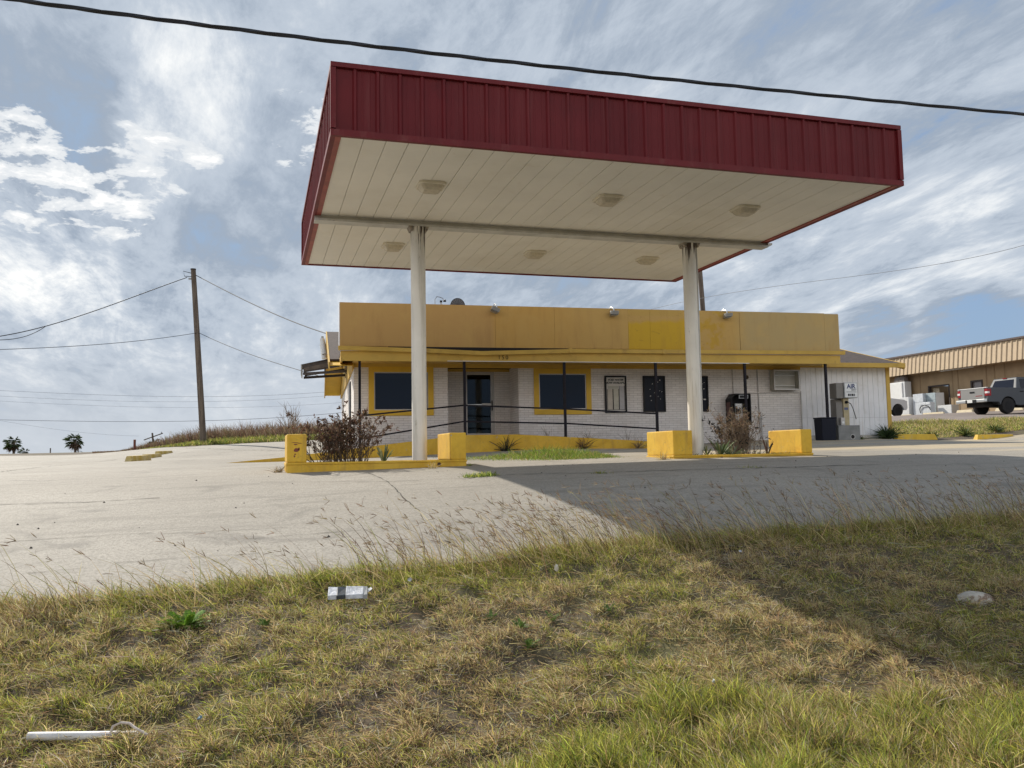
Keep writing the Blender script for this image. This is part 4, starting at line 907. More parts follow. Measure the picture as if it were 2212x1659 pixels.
obj('bracket', MB().box(-.25, .0, -.05, .05, q2.z * .66, q2.z * .66 + .06), M_galv, P2)
def wire(name, label, pts, d0, d1, r, m=None, cat='overhead wire', group='overhead wires', twist=False):
    A_, B_ = at(*pts[0], d0), at(*pts[-1], d1); n_ = np.array([-(B_ - A_)[1], (B_ - A_)[0], 0.0]); P = []
    X = [p[0] for p in pts]; Y = [p[1] for p in pts]; k_ = len(pts)
    cf_ = np.polyfit(X, Y, min(3, k_ - 1))
    for x in np.linspace(X[0], X[-1], 26):
        r_ = ray(x, np.polyval(cf_, x)); P.append(Vector(r_ * ((A_ @ n_) / (r_ @ n_))))
    if twist:
        out = MB(); N = 400; c_ = [P[0].lerp(P[1], 0)]
        dense = []
        for i in range(N):
            f_ = i / (N - 1) * (len(P) - 1); k = min(int(f_), len(P) - 2); dense.append(P[k].lerp(P[k + 1], f_ - k))
        dr_ = (dense[-1] - dense[0]).normalized(); s1 = dr_.cross(Vector((0, 0, 1))).normalized(); s2 = s1.cross(dr_)
        o0 = obj(name, MB().tube(dense, r * .62, 8), m or M_wire, None, smooth=True); tag(o0, label, cat, group)
        for j in range(3):
            ph_ = 2 * math.pi * j / 3
            out = MB().tube([p + (s1 * math.cos(ph_ + i * .12) + s2 * math.sin(ph_ + i * .12)) * r * .55 for i, p in enumerate(dense)], r * .42, 5); obj('strand', out, m or M_wire, o0, smooth=True)
        return o0
    return tag(obj(name, MB().tube(P, r, 6), m or M_wire, None, smooth=True), label, cat, group)
wire('power_cable', 'thick black twisted cable crossing the sky above the canopy', [(-260, -42), (0, -7), (250, 29), (600, 76), (1000, 123), (1500, 177), (1900, 217), (2212, 247), (2460, 270)], 8.4, 13.6, .027, cat='overhead cable', twist=True)
wire('service_wire', 'wire running left from the top of the leaning pole', [(-60, 733), (0, 727), (90, 707), (200, 672), (300, 638), (404, 599)], 36, 44.4, .022)
wire('service_wire', 'slack wire splitting off below the left wire of the leaning pole', [(-60, 735), (0, 734), (40, 731), (75, 718), (100, 704)], 36.2, 38.5, .016)
wire('service_wire', 'wire from the pole top down to the gable peak of the shop', [(424, 595), (500, 634), (580, 673), (650, 701), (713, 723)], 44.4, 33.5, .020)
wire('service_wire', 'nearly level wire running left from half way up the leaning pole', [(-60, 757), (0, 755), (120, 750), (250, 741), (426, 719)], 37, 44.4, .014)
wire('service_wire', 'wire from half way up the leaning pole down to the awning end of the shop', [(432, 720), (500, 750), (580, 779), (655, 802), (700, 815)], 44.4, 34, .014)
wire('service_wire', 'thin wire rising to the right behind the right column', [(1380, 678), (1405, 669), (1517, 636), (1620, 628), (1800, 608), (2000, 573), (2212, 526), (2300, 505)], 48, 30, .010, M_wire2)
for pts, d, r_, lb in (([(-80, 840), (0, 843), (200, 852), (400, 858), (600, 852), (760, 842)], 160, .035, 'highest of the faint far wires left of the shop'), ([(-80, 851), (0, 855), (200, 865), (400, 868), (600, 862), (760, 850)], 165, .028, 'second highest of the faint far wires left of the shop'),
                 ([(-80, 862), (0, 866), (200, 876), (430, 881), (600, 877), (760, 868)], 170, .026, 'third of the faint far wires left of the shop'), ([(-80, 905), (0, 907), (200, 910), (400, 910), (600, 902), (760, 889)], 120, .045, 'lowest dark far wire crossing behind the leaning pole'),
                 ([(-60, 898), (0, 908), (100, 925), (200, 936), (300, 942)], 190, .028, 'faint far wire sagging towards the palms')):
    wire('distant_wire', lb, pts, d, d * 1.02, r_ * .75, M_wire2)
mk = pole('marker_post', 'red brown marker post with white base in the dry grass', (291, 949.5), (290.5, 985), 47, .065, .065, 'marker post', mat('red brown post paint', (.17, .05, .035), .7))[0]
obj('white_base', MB().lathe([(.067, -.2), (.067, .42)], (0, 0, 0), 12), M_white, mk)
dp_ = thing('distant_pole', 'far utility pole with slanted crossarm and transformer behind the dry grass', 'utility pole', tuple(at(335, 968, 120)))
obj('shaft', MB().tube([(0, 0, -2), (-.4, 0, 2.15)], [.15, .12], 8), M_wood, dp_); obj('crossarm', MB().bar((-1.5, 0, 1.15), (1.0, 0, 2.1), .12, .14), M_wood, dp_)
obj('transformer', MB().lathe([(.3, -.6), (.3, .3)], (-.35, -.2, .6), 10), M_galv, dp_)
obj('insulator', MB().lathe([(.05, 2.08), (.06, 2.3)], (.8, 0, 0), 6), M_wire2, dp_)
for (x, y0_, y1_), lb in (((108.5, 968, 986), 'short far pole between the small palm and the tall thin pole'), ((168.5, 964, 985), 'tall thin far pole left of the right palm'), ((305, 962, 982), 'far pole just right of the lone palm'), ((324.5, 962, 980), 'far pole nearest the dry grass')):
    a_ = at(x, y1_, 230); h_ = (y1_ - y0_) / FPX * 230
    t = thing('distant_pole', lb, 'utility pole', tuple(a_), 0, 'far poles on the skyline'); obj('shaft', MB().tube([(0, 0, -2), (0, 0, h_)], .16, 6), M_wood, t)
sl2 = thing('street_lamp', 'small far street lamp with curved arm between the far poles', 'street lamp', tuple(at(179, 985, 230)))
obj('pole', MB().tube([(0, 0, -2), (0, 0, .9), (-.5, 0, 1.3), (-1.0, 0, 1.35)], .09, 6), M_galv, sl2); obj('lamp_head', MB().box(-.5, .4, -.2, .2, -.5, .5), M_black, sl2)

# ------------------------------------------------------------------ plants built from strips
def leafmat(name, tr=.35, rough=.6):
    m = bpy.data.materials.new(name); m.use_nodes = True; t = NT(m.node_tree); t.n.clear()
    a_ = t.add('ShaderNodeAttribute', attribute_name='Col')
    d_ = t.add('ShaderNodeBsdfPrincipled', {'Base Color': a_.outputs['Color'], 'Roughness': rough, 'Specular IOR Level': .25}); tl = t.add('ShaderNodeBsdfTranslucent', {'Color': a_.outputs['Color']})
    mx = t.add('ShaderNodeMixShader', {0: tr, 1: d_.outputs[0], 2: tl.outputs[0]}); t.l.new(mx.outputs[0], t.add('ShaderNodeOutputMaterial').inputs[0]); return m
M_leaf = leafmat('grass blades', .46); M_dry = leafmat('dry stems', .22, .8); M_foliage = leafmat('leaves', .3)
def strips(name, P, dirv, bend, L, W, C, m, loc=(0, 0, 0), segs=2, parent=None, face=None, taper=.75):
    """one tapering strip per row: base P, first direction dirv, bend vector added along the length"""
    P = np.asarray(P, float); n = len(P); dirv = dirv / np.linalg.norm(dirv, axis=1, keepdims=True); L = np.asarray(L)[:, None]; W = np.asarray(W)[:, None]
    if face is None:
        a_ = RNG.uniform(0, 2 * np.pi, n); face = np.stack([np.cos(a_), np.sin(a_), np.zeros(n)], 1)
    side = np.cross(dirv, face); side /= np.linalg.norm(side, axis=1, keepdims=True) + 1e-9
    rows = []
    for k in range(segs + 1):
        f_ = k / segs; c_ = P + dirv * L * f_ + bend * L * f_ * f_
        if k == segs: rows.append(c_)
        else:
            wd_ = W * (1 - (1 - taper) * f_ * 1.3) / 2; rows += [c_ - side * wd_, c_ + side * wd_]
    k = len(rows); V = np.stack(rows, 1).reshape(-1, 3) - np.array(loc)
    base_ = np.arange(n)[:, None] * k; quads = []
    for i in range(segs - 1): quads.append(base_ + np.array([2 * i, 2 * i + 1, 2 * i + 3, 2 * i + 2]))
    tri = base_ + np.array([k - 3, k - 2, k - 1])
    ql = np.stack(quads, 1).reshape(-1) if quads else np.zeros(0, int)
    nq = n * (segs - 1); loops = np.r_[ql, tri.reshape(-1)]
    me = bpy.data.meshes.new(name); me.vertices.add(n * k); me.vertices.foreach_set('co', V.astype(np.float32).ravel())
    me.loops.add(len(loops)); me.loops.foreach_set('vertex_index', loops.astype(np.int32))
    me.polygons.add(nq + n); me.polygons.foreach_set('loop_start', np.r_[np.arange(nq) * 4, nq * 4 + np.arange(n) * 3].astype(np.int32))
    me.update(calc_edges=True)
    ca = me.color_attributes.new('Col', 'FLOAT_COLOR', 'POINT'); cc = np.ones((n, k, 4), np.float32); cc[:, :, :3] = np.asarray(C)[:, None, :]; ca.data.foreach_set('color', cc.ravel())
    me.materials.append(m); me.validate()
    o = bpy.data.objects.new(name, me); COL.objects.link(o); o.location = loc
    if parent: o.parent = parent; o.location = (0, 0, 0)
    return o
def jit(c, n, a=.2): return np.clip(np.array(c)[None] * (1 + RNG.normal(0, a, (n, 1))) * (1 + RNG.normal(0, a * .35, (n, 3))), .004, .9)
def pick(cols, prob, n, a=.22):
    i = RNG.choice(len(cols), n, p=np.array(prob) / sum(prob)); return np.clip(np.array(cols)[i] * (1 + RNG.normal(0, a, (n, 1))) * (1 + RNG.normal(0, a * .3, (n, 3))), .004, .9)

# the grass bank between the road and the slab
STRAW, TAN, BROWN, OLIVE, GREEN, LIME, GREY = (.66, .53, .27), (.44, .335, .17), (.155, .10, .055), (.27, .265, .065), (.165, .225, .045), (.52, .53, .10), (.54, .48, .37)
def bank_points(n):
    pts = []
    while sum(len(p) for p in pts) < n:
        d = RNG.uniform(0, 1, n * 2); Y = 2.9 + (7.62 - 2.9) * d ** 1.15; X = RNG.uniform(-4.2, 14, n * 2)
        lat = X * math.cos(YAW) - Y * math.sin(YAW); dep = X * math.sin(YAW) + Y * math.cos(YAW)
        ok = (np.abs(lat) < dep * .70 + 1.3) & (RNG.random(n * 2) < np.clip((4.5 / dep) ** 1.0, .25, 1))
        pts.append(np.stack([X[ok], Y[ok]], 1))
    return np.concatenate(pts)[:n]
nt = 88000
T = bank_points(nt); X, Y = T[:, 0], T[:, 1]
patch = vnoise(X, Y, .75, 22); patch2 = .45 * vnoise(X, Y, .20, 2) + .55 * vnoise(X, Y, .11, 3)     # clumps stand on the hummocks
Ye = np.where(X > 2.2, 4.6 - .40 * (X - 2.2), 4.56 - .55 * (2.2 - X)) + (vnoise(X, Y, .5, 21) - .5) * .35
lush = np.clip((Ye - Y) / .3 + .35, 0, 1)
edgeb = np.clip((Y - edge_y(X) + .62) / .5, 0, 1)
keep = RNG.random(nt) < np.clip((patch2 - .36) * 3.2 + .38 + .5 * lush + .6 * edgeb, .22, 1); X, Y, lush, edgeb, patch, patch2 = (q[keep] for q in (X, Y, lush, edgeb, patch, patch2)); nt = len(X)
nb_ = RNG.integers(5, 10, nt); idx = np.repeat(np.arange(nt), nb_); N = len(idx)
sp_ = RNG.normal(0, .017, (N, 2)); bx_, by_ = X[idx] + sp_[:, 0], Y[idx] + sp_[:, 1]
inl = by_ < lot_front(bx_) + .13
idx, sp_, bx_, by_ = idx[inl], sp_[inl], bx_[inl], by_[inl]; N = len(idx)
tuft = RNG.uniform(.6, 1.35, nt)[idx]; h_ = (.038 + .080 * np.clip(patch2[idx] - .2, 0, .6) + .050 * lush[idx] + .045 * edgeb[idx]) * RNG.uniform(.55, 1.35, N) * tuft
up = RNG.uniform(.35, 1.25, N) + .35 * lush[idx]
dv = np.stack([sp_[:, 0] * 20 + RNG.normal(0, .32, N) - .10, sp_[:, 1] * 20 + RNG.normal(0, .32, N), up], 1)
bd_ = np.stack([RNG.normal(-.10, .26, N), RNG.normal(-.04, .26, N), RNG.uniform(-.42, .05, N) * (1 - .4 * lush[idx])], 1)
g_ = np.clip(.22 + .9 * (patch[idx] - .45) + .58 * lush[idx] + .40 * edgeb[idx] + RNG.normal(0, .30, nt)[idx] + RNG.normal(0, .12, N), 0, 1)
cA = pick([STRAW, TAN, BROWN, GREY], [.34, .33, .22, .11], N); cB = pick([OLIVE, GREEN, LIME], [.42, .22, .36], N)
C_ = np.where((RNG.random(N) < g_)[:, None], cB, cA)
zb_ = ground_z(bx_, by_) - .01
strips('grass_bank', np.stack([bx_, by_, zb_], 1), dv, bd_, h_, RNG.uniform(.0022, .0048, N), C_, M_leaf, segs=3)
tag(bpy.data.objects['grass_bank'], 'dry and green mixed grass covering the bank in the foreground', 'grass', None, 'stuff')
# flattened litter of dead stems between the tufts
nl = 52000; Q = bank_points(nl); a_ = RNG.uniform(0, 2 * np.pi, nl)
dv = np.stack([np.cos(a_), np.sin(a_) * .8, RNG.uniform(-.12, .45, nl)], 1)
Cl = pick([STRAW, GREY, TAN, BROWN, OLIVE], [.20, .12, .28, .28, .12], nl)
ok = Q[:, 1] < lot_front(Q[:, 0]) + .03
o = strips('dead_stems', np.c_[Q, ground_z(Q[:, 0], Q[:, 1]) + RNG.uniform(.0, .05, nl)][ok], dv[ok], np.stack([RNG.normal(0, .2, nl), RNG.normal(0, .2, nl), RNG.uniform(-.3, .1, nl)], 1)[ok], (RNG.uniform(.03, .11, nl) + .12 * (RNG.random(nl) < .06))[ok], RNG.uniform(.0018, .004, nl)[ok], Cl[ok], M_dry, segs=2)
tag(o, 'flattened dead grass stems matted over the bank', 'dead grass', None, 'stuff')
# tall seeding stems along the edge of the slab
ns = 1140; sx = np.r_[RNG.uniform(-2.6, 11, 280), RNG.normal(2.9, 1.0, 460), RNG.normal(7.4, 1.6, 400)]; sy = edge_y(sx) - .12 + RNG.normal(0, .16, ns); sy = np.minimum(sy, edge_y(sx) + .15)
hs_ = RNG.uniform(.28, .66, ns) * np.where(RNG.random(ns) < .3, .6, 1.0)
dv = np.stack([RNG.normal(-.22, .20, ns), RNG.normal(0, .18, ns), np.ones(ns)], 1); bd2 = np.stack([RNG.normal(-.38, .16, ns), RNG.normal(.02, .12, ns), RNG.uniform(-.22, -.02, ns)], 1)
Pb = np.stack([sx, sy, ground_z(sx, sy)], 1); dn = dv / np.linalg.norm(dv, axis=1, keepdims=True)
Cs = pick([TAN, BROWN, STRAW, OLIVE], [.40, .30, .15, .15], ns)
tip = Pb + dn * hs_[:, None] + bd2 * hs_[:, None]; tdir = dn + 2 * bd2; tdir /= np.linalg.norm(tdir, axis=1, keepdims=True)
nh = RNG.integers(2, 6, ns); hi = np.repeat(np.arange(ns), nh); nH = len(hi)
hd_ = tdir[hi] + RNG.normal(0, .42, (nH, 3))
ns2 = 2600; lx_ = RNG.uniform(-2.6, 11.5, ns2); ly_ = np.minimum(edge_y(lx_) - .15 + RNG.normal(0, .2, ns2), edge_y(lx_) + .16)
P_all = np.r_[Pb, tip[hi] - tdir[hi] * RNG.uniform(0, .03, (nH, 1)), np.stack([lx_, ly_, ground_z(lx_, ly_)], 1)]
D_all = np.r_[dv, hd_, np.stack([RNG.normal(-.3, .4, ns2), RNG.normal(0, .3, ns2), np.ones(ns2)], 1)]
B_all = np.r_[bd2, RNG.normal(0, .12, (nH, 3)), np.stack([RNG.normal(-.3, .3, ns2), RNG.normal(0, .2, ns2), RNG.uniform(-.5, 0, ns2)], 1)]
L_all = np.r_[hs_, RNG.uniform(.035, .08, nH), RNG.uniform(.12, .38, ns2)]; W_all = np.r_[np.full(ns, .0042), np.full(nH, .0042), np.full(ns2, .0045)]
C_all = np.r_[Cs, pick([(.20, .14, .095), (.32, .24, .15), (.42, .33, .2)], [.4, .4, .2], nH), pick([TAN, OLIVE, STRAW], [.4, .35, .25], ns2)]
o = strips('seeding_grass', P_all, D_all, B_all, L_all, W_all, C_all, M_dry, segs=4, taper=.9)
tag(o, 'tall thin seeding grass stems leaning along the slab edge', 'tall grass', None, 'stuff')
# grass growing elsewhere
def meadow(name, label, X, Y, h, wd, cols, prob, lean=(0, 0), seg=2, zoff=0.0, spread=.45, m=None, sunk=.02, hf=None):
    n = len(X); H = RNG.uniform(.5, 1.25, n) * h
    if hf is not None: H = H * hf
    dv = np.stack([RNG.normal(lean[0], spread, n), RNG.normal(lean[1], spread, n), np.ones(n)], 1); bd = np.stack([RNG.normal(lean[0], .25, n), RNG.normal(lean[1], .25, n), RNG.uniform(-.5, 0, n)], 1)
    z = gz(X, Y) + zoff - sunk
    o = strips(name, np.stack([X, Y, z], 1), dv, bd, H, np.full(n, wd) * RNG.uniform(.7, 1.3, n), pick(cols, prob, n), m or M_leaf, segs=seg)
    return tag(o, label, 'grass', None, 'stuff')
n = 12000; gp_ = [on_ground(x, y)[:2] for x, y in ((1005, 998), (1110, 997.5), (1220, 993.5), (1310, 989.5), (1388, 986.5))]
i_ = RNG.integers(0, 4, n); f_ = RNG.random((n, 1)); gp_ = np.array(gp_); XY = gp_[i_] * (1 - f_) + gp_[i_ + 1] * f_; back = RNG.random(n) ** 1.3 * 3.4
XY = XY + np.array([.05, 1.0]) * back[:, None] + RNG.normal(0, .08, (n, 2)); al_ = (i_ + f_[:, 0]) / 4
hf = np.clip(.35 + 1.1 * np.exp(-((al_ - .62) / .25) ** 2), .3, 1.4) * np.clip(.35 + back / 2.0, .35, 1) * np.clip((1.04 - al_) * 5, .2, 1)
meadow('lawn_patch', 'low mound of bright green grass growing between the two planters', XY[:, 0], XY[:, 1], .21, .011, [(.12, .19, .03), (.24, .31, .045), OLIVE, TAN], [.48, .24, .2, .08], hf=hf)
def along(pts, n, sd):
    P = np.array(ogp(*pts)); i = RNG.integers(0, len(P) - 1, n); t_ = RNG.random((n, 1)); return P[i] * (1 - t_) + P[i + 1] * t_ + RNG.normal(0, sd, (n, 2))
q_ = along([(1012, 1031), (1066, 1027)], 420, .06); meadow('crack_grass', 'small tuft of green grass growing in the slab crack', q_[:, 0], q_[:, 1], .10, .009, [GREEN, LIME], [.7, .3], zoff=.02)
q_ = np.r_[along([(1600, 1010), (1640, 1010)], 60, .05), along([(1285, 1023), (1310, 1022)], 70, .05)]; meadow('crack_grass', 'sparse weeds in the shaded slab crack', q_[:, 0], q_[:, 1], .07, .008, [OLIVE, GREEN], [.6, .4], zoff=.02)
# far verge on the left: green grass at the foot of the pole, tall dry cane grass behind it
def verge(pts, depth0, depth1, n):
    P = np.array([at(x, y, d)[:2] for x, y, d in pts]); seg_ = np.r_[0, np.cumsum(np.linalg.norm(np.diff(P, axis=0), axis=1))]
    t_ = RNG.random(n) * seg_[-1]; X = np.interp(t_, seg_, P[:, 0]); Y = np.interp(t_, seg_, P[:, 1]); f_ = np.hypot(X, Y); k = RNG.uniform(depth0, depth1, n); return X + X / f_ * k, Y + Y / f_ * k
VP = [(-300, 990, 54), (0, 985, 50.3), (200, 981, 48.3), (300, 976, 46), (400, 967, 43.5), (500, 961.5, 42), (617, 956, 40.8), (760, 950, 40)]
X, Y = verge(VP[3:], .3, 3.8, 16000); k_ = np.clip((X - at(250, 978, 47)[0]) / 6, .15, 1); meadow('verge_grass', 'green grass verge around the foot of the leaning pole', X, Y, .34, .026, [(.13, .18, .04), OLIVE, LIME, TAN], [.40, .30, .12, .18], hf=k_)
X, Y = verge(VP[2:], 2.6, 8.0, 12000); k_ = np.clip((X - at(215, 980, 48)[0]) / 5, .10, 1) * (1.1 - .25 * RNG.random(len(X)))
o = meadow('cane_grass', 'tall dry reddish brown grass along the far left edge of the lot', X, Y, .95, .03, [(.24, .16, .10), (.33, .24, .16), (.16, .10, .07), (.24, .22, .10)], [.34, .28, .28, .10], lean=(-.06, 0), spread=.16, m=M_dry, hf=k_)
# weeds and grass on the slope by the tan building
def quadfill(a, b, c, d, n):
    U = RNG.random((n, 1)); V = RNG.random((n, 1)); A_, B_, C_, D_ = (np.array(p[:2]) for p in (a, b, c, d)); return A_ * (1 - U) * (1 - V) + B_ * U * (1 - V) + C_ * U * V + D_ * (1 - U) * V
q_ = quadfill(at(1925, 944, 31.2), at(2330, 940, 33.2), at(2330, 902, 34.5), at(1925, 917, 38.5), 26000)
hfq = .35 + .9 * vnoise(q_[:, 0], q_[:, 1], 1.4, 31)
meadow('slope_grass', 'green and straw coloured grass strip below the asphalt lot', q_[:, 0], q_[:, 1], .25, .02, [OLIVE, GREEN, STRAW, TAN, LIME], [.26, .20, .26, .18, .10], hf=hfq)


# ------------------------------------------------------------------ shrubs and single plants
M_stem = mat('dry brown stems', (.13, .092, .062), .9, var=.35, vscale=20)
M_stemp = mat('pale bare twigs', (.36, .32, .28), .9, var=.2, vscale=20)
def shrub(t, n, h, spread, base, lean, mst, r0, twigs, leafcols=None, leafn=0, leafL=.035, leafW=.012, seed=1, keepdir=None, curve=.35, tipbias=.35):
    rr = random.Random(seed); mb = MB(); LP = []; LD = []
    for i in range(n):
        az = rr.uniform(0, 2 * math.pi); tilt = abs(rr.gauss(0, spread)); hh = h * rr.uniform(.55, 1.08)
        d = Vector((math.sin(tilt) * math.cos(az) + lean[0], math.sin(tilt) * math.sin(az) + lean[1], math.cos(tilt))).normalized()
        p = Vector((rr.gauss(0, base[0]), rr.gauss(0, base[1]), -.03)); c = Vector((rr.gauss(0, curve), rr.gauss(0, curve), rr.uniform(-.1, .35)))
        P = [p + d * hh * f + c * hh * f * f * .5 for f in (0, .25, .5, .75, 1)]; rs = [r0 * rr.uniform(.7, 1.2) * k for k in (1, .85, .65, .45, .22)]
        mb.tube(P, rs, 4, cap=False)
        for j in range(twigs):
            f = rr.uniform(.25, .97); k = int(f * 4); q = P[k].lerp(P[min(k + 1, 4)], f * 4 - k)
            dd = (P[min(k + 1, 4)] - P[k]).normalized() + Vector((rr.gauss(0, .55), rr.gauss(0, .55), rr.gauss(.05, .35))); L = h * rr.uniform(.10, .30)
            e = q + dd.normalized() * L; m_ = q.lerp(e, .5) + Vector((rr.gauss(0, .02), rr.gauss(0, .02), .01))
            mb.tube([q, m_, e], [r0 * .42, r0 * .3, r0 * .16], 3, cap=False)
            for z in range(2):
                LP.append(e.lerp(q, rr.uniform(0, .7))); LD.append(dd)
        for z in range(3): LP.append(P[4].lerp(P[2], rr.random() ** 1.5 * .8)); LD.append(d)
    obj('stems', mb, mst, t)
    if leafn:
        w_ = np.array([max(.05, p.z / h) ** (tipbias * 4) * (keepdir(p) if keepdir else 1) for p in LP]); w_ /= w_.sum(); i = RNG.choice(len(LP), leafn, p=w_)
        P = np.array([tuple(LP[k]) for k in i]) + RNG.normal(0, .012, (leafn, 3)); Dv = np.array([tuple(LD[k]) for k in i]) + RNG.normal(0, .7, (leafn, 3))
        strips('leaves', P, Dv, RNG.normal(0, .5, (leafn, 3)), RNG.uniform(.5, 1.3, leafn) * leafL, RNG.uniform(.6, 1.4, leafn) * leafW, pick(*leafcols, leafn), M_foliage, segs=3, parent=t, taper=1.25)
    return t
DEADLEAF = ([(.10, .055, .04), (.16, .095, .06), (.23, .145, .085), (.08, .06, .04)], [.38, .32, .18, .12])
zs_ = -.115
def plx(x, Y=15.0): r_ = ray(x, 985); return r_[0] * Y / r_[1]
b1 = shrub(thing('dead_shrub', 'large dead brown shrub with dark curled leaves in the left planter', 'shrub', (plx(728, 14.95), 14.95, zs_)), 80, .80, .44, (.18, .13), (-.02, 0), M_stem, .0075, 7, DEADLEAF, 4300, .038, .016, seed=3, tipbias=.18)
b1b = shrub(thing('dead_shrub', 'sparse bare shrub with thin arching twigs right of the large dead shrub', 'shrub', (plx(780, 15.05), 15.05, zs_)), 26, .78, .36, (.10, .08), (.08, 0), M_stem, .006, 6, DEADLEAF, 420, .032, .012, seed=8)
b2 = shrub(thing('dead_shrub', 'tall brushy dead brown shrub in the middle of the right planter', 'shrub', (plx(1598), 15.0, zs_)), 115, .80, .19, (.14, .11), (0, 0), mat('grey brown stems', (.24, .18, .125), .9, var=.3, vscale=20), .006, 6, ([(.22, .155, .10), (.30, .22, .14), (.14, .10, .07)], [.4, .35, .25]), 2400, .045, .010, seed=5, tipbias=.1)
b3 = shrub(thing('dead_shrub', 'thin dead shrub with few black leaves left of the brushy one in the right planter', 'shrub', (plx(1566, 15.1), 15.1, zs_)), 16, .70, .45, (.08, .08), (-.16, 0), M_stem, .006, 5, ([(.03, .026, .022)], [1]), 150, .05, .024, seed=12, tipbias=.5)
b4 = shrub(thing('dead_shrub', 'wiry leafless shrub right of the brushy one in the right planter', 'shrub', (plx(1628, 15.1), 15.1, zs_)), 14, .55, .4, (.10, .08), (.05, 0), M_stem, .005, 5, ([(.06, .05, .04)], [1]), 90, .03, .015, seed=13)
def agave(label, x, Y, n, L, Wd, cols, spread, z=zs_ + .01, seed=1, name='agave_plant', cat='plant', group=None, bend=-.25):
    t = thing(name, label, cat, (plx(x, Y), Y, z), 0, group); az = RNG.uniform(0, 2 * np.pi, n); tl = np.abs(RNG.normal(spread, spread * .45, n))
    dv = np.stack([np.sin(tl) * np.cos(az), np.sin(tl) * np.sin(az), np.cos(tl)], 1); P = dv * np.array([.04, .04, 0])
    strips('leaves', P, dv, np.stack([dv[:, 0] * .3, dv[:, 1] * .3, RNG.uniform(bend, 0, n)], 1), RNG.uniform(.65, 1.1, n) * L, RNG.uniform(.8, 1.2, n) * Wd, pick(*cols, n, .15), M_foliage, segs=4, parent=t, taper=1.02); return t
AGC = ([(.15, .20, .10), (.20, .24, .13), (.30, .30, .14)], [.5, .35, .15])
agave('blue green agave with upright pointed leaves beside the left column', 829, 14.75, 13, .36, .035, AGC, .30)
agave('pale green agave at the left edge of the brushy shrub in the right planter', 1558, 14.75, 16, .42, .032, AGC, .38)
agave('low spreading agave below the brushy shrub in the right planter', 1580, 14.65, 24, .26, .026, AGC, .85)
agave('small agave tucked against the right column', 1527, 15.0, 12, .24, .022, AGC, .4)
agave('tall dark red brown sword leaves leaning at the right planter end block', 1658, 14.72, 5, .44, .030, ([(.09, .05, .03), (.07, .055, .03)], [.6, .4]), .22)
q_ = (RNG.uniform(7.95, 10.1, 500), RNG.uniform(14.58, 15.35, 500)); n = 500
o = strips('planter_litter', np.stack([*q_, np.full(n, zs_ + .01)], 1), RNG.normal(0, 1, (n, 3)) * np.array([1, 1, .35]) + np.array([0, 0, .25]), np.zeros((n, 3)), RNG.uniform(.05, .16, n), RNG.uniform(.006, .018, n), pick([STRAW, OLIVE, BROWN, GREEN], [.35, .25, .25, .15], n), M_foliage); tag(o, 'dead leaves and weeds covering the soil of the right planter', 'dead leaves', None, 'stuff')
def weed(label, x, y, d, n, L, Wd, cols, spread, name='weed', group=None, bend=-.4):
    p = at(x, y, d); t = thing(name, label, 'weed', (p[0], p[1], g1(p[0], p[1]) + .005), 0, group); az = RNG.uniform(0, 2 * np.pi, n); tl = np.abs(RNG.normal(spread, .35, n))
    dv = np.stack([np.sin(tl) * np.cos(az), np.sin(tl) * np.sin(az), np.cos(tl)], 1)
    strips('blades', RNG.normal(0, .03, (n, 3)) * np.array([1, 1, 0]), dv, np.stack([RNG.normal(0, .3, n), RNG.normal(0, .3, n), RNG.uniform(bend, 0, n)], 1), RNG.uniform(.5, 1.1, n) * L, np.full(n, Wd), pick(*cols, n), M_foliage, segs=3, parent=t); return t
DRYW = ([STRAW, TAN, BROWN], [.4, .35, .25])
weed('dry straw coloured weed at the left corner of the right planter', 1432, 992, 15.6, 60, .22, .008, DRYW, .7)
weed('dry straw coloured weed at the drain stub of the left planter', 935, 1011, 14.25, 45, .17, .006, DRYW, .55)
weed('dark dry weed at the outer left corner of the left planter', 600, 1021, 14.1, 60, .20, .007, ([BROWN, TAN, (.06, .05, .04)], [.4, .3, .3]), .8)
weed('small green weed at the right end of the left planter', 1013, 1005, 14.75, 24, .08, .008, ([GREEN, OLIVE], [.5, .5]), .8)
weed('spiky dark weed in front of the yellow ramp wall', 1092, 977, 24.5, 46, .62, .02, ([(.035, .04, .025), (.07, .06, .04)], [.6, .4]), .75)
weed('dead brown weed leaning on the right part of the yellow ramp wall', 1165 + 95, 968, 25.0, 50, .55, .016, ([BROWN, (.08, .05, .03)], [.6, .4]), .8)
weed('dead weed at the foot of the ramp near the right planter', 1378, 970, 25.4, 50, .5, .014, ([BROWN, TAN], [.5, .5]), .7)
weed('dark green bushy weed at the right corner of the shop', 1917, 949, 29.0, 240, .62, .03, ([(.035, .06, .022), (.05, .085, .03), (.08, .10, .03)], [.45, .35, .2]), .65)
weed('dark weed at the foot of the trash bin', 1796, 957, 27.6, 60, .2, .02, ([(.03, .045, .02), OLIVE], [.7, .3]), .8)
weed('dark weed at the right side of the concrete block of the air machine', 1860, 953, 28.0, 50, .2, .02, ([(.03, .045, .02), OLIVE], [.7, .3]), .8)
for i, (x, y, d) in enumerate(((1960, 941, 31), (2010, 942, 31.5), (2085, 938, 32), (2150, 935, 32.5))):
    weed(('leafy dark weed behind the left part of the nearer yellow wheel stop', 'leafy dark weed behind the right part of the nearer yellow wheel stop', 'large dark green weed between the two yellow wheel stops', 'dark green weed behind the far yellow wheel stop')[i], x, y, d, 150, (.38, .36, .55, .42)[i], .03, ([(.05, .08, .025), (.09, .13, .035), OLIVE], [.4, .4, .2]), .75)
SPR = ([(.10, .08, .06), BROWN, TAN], [.4, .4, .2])
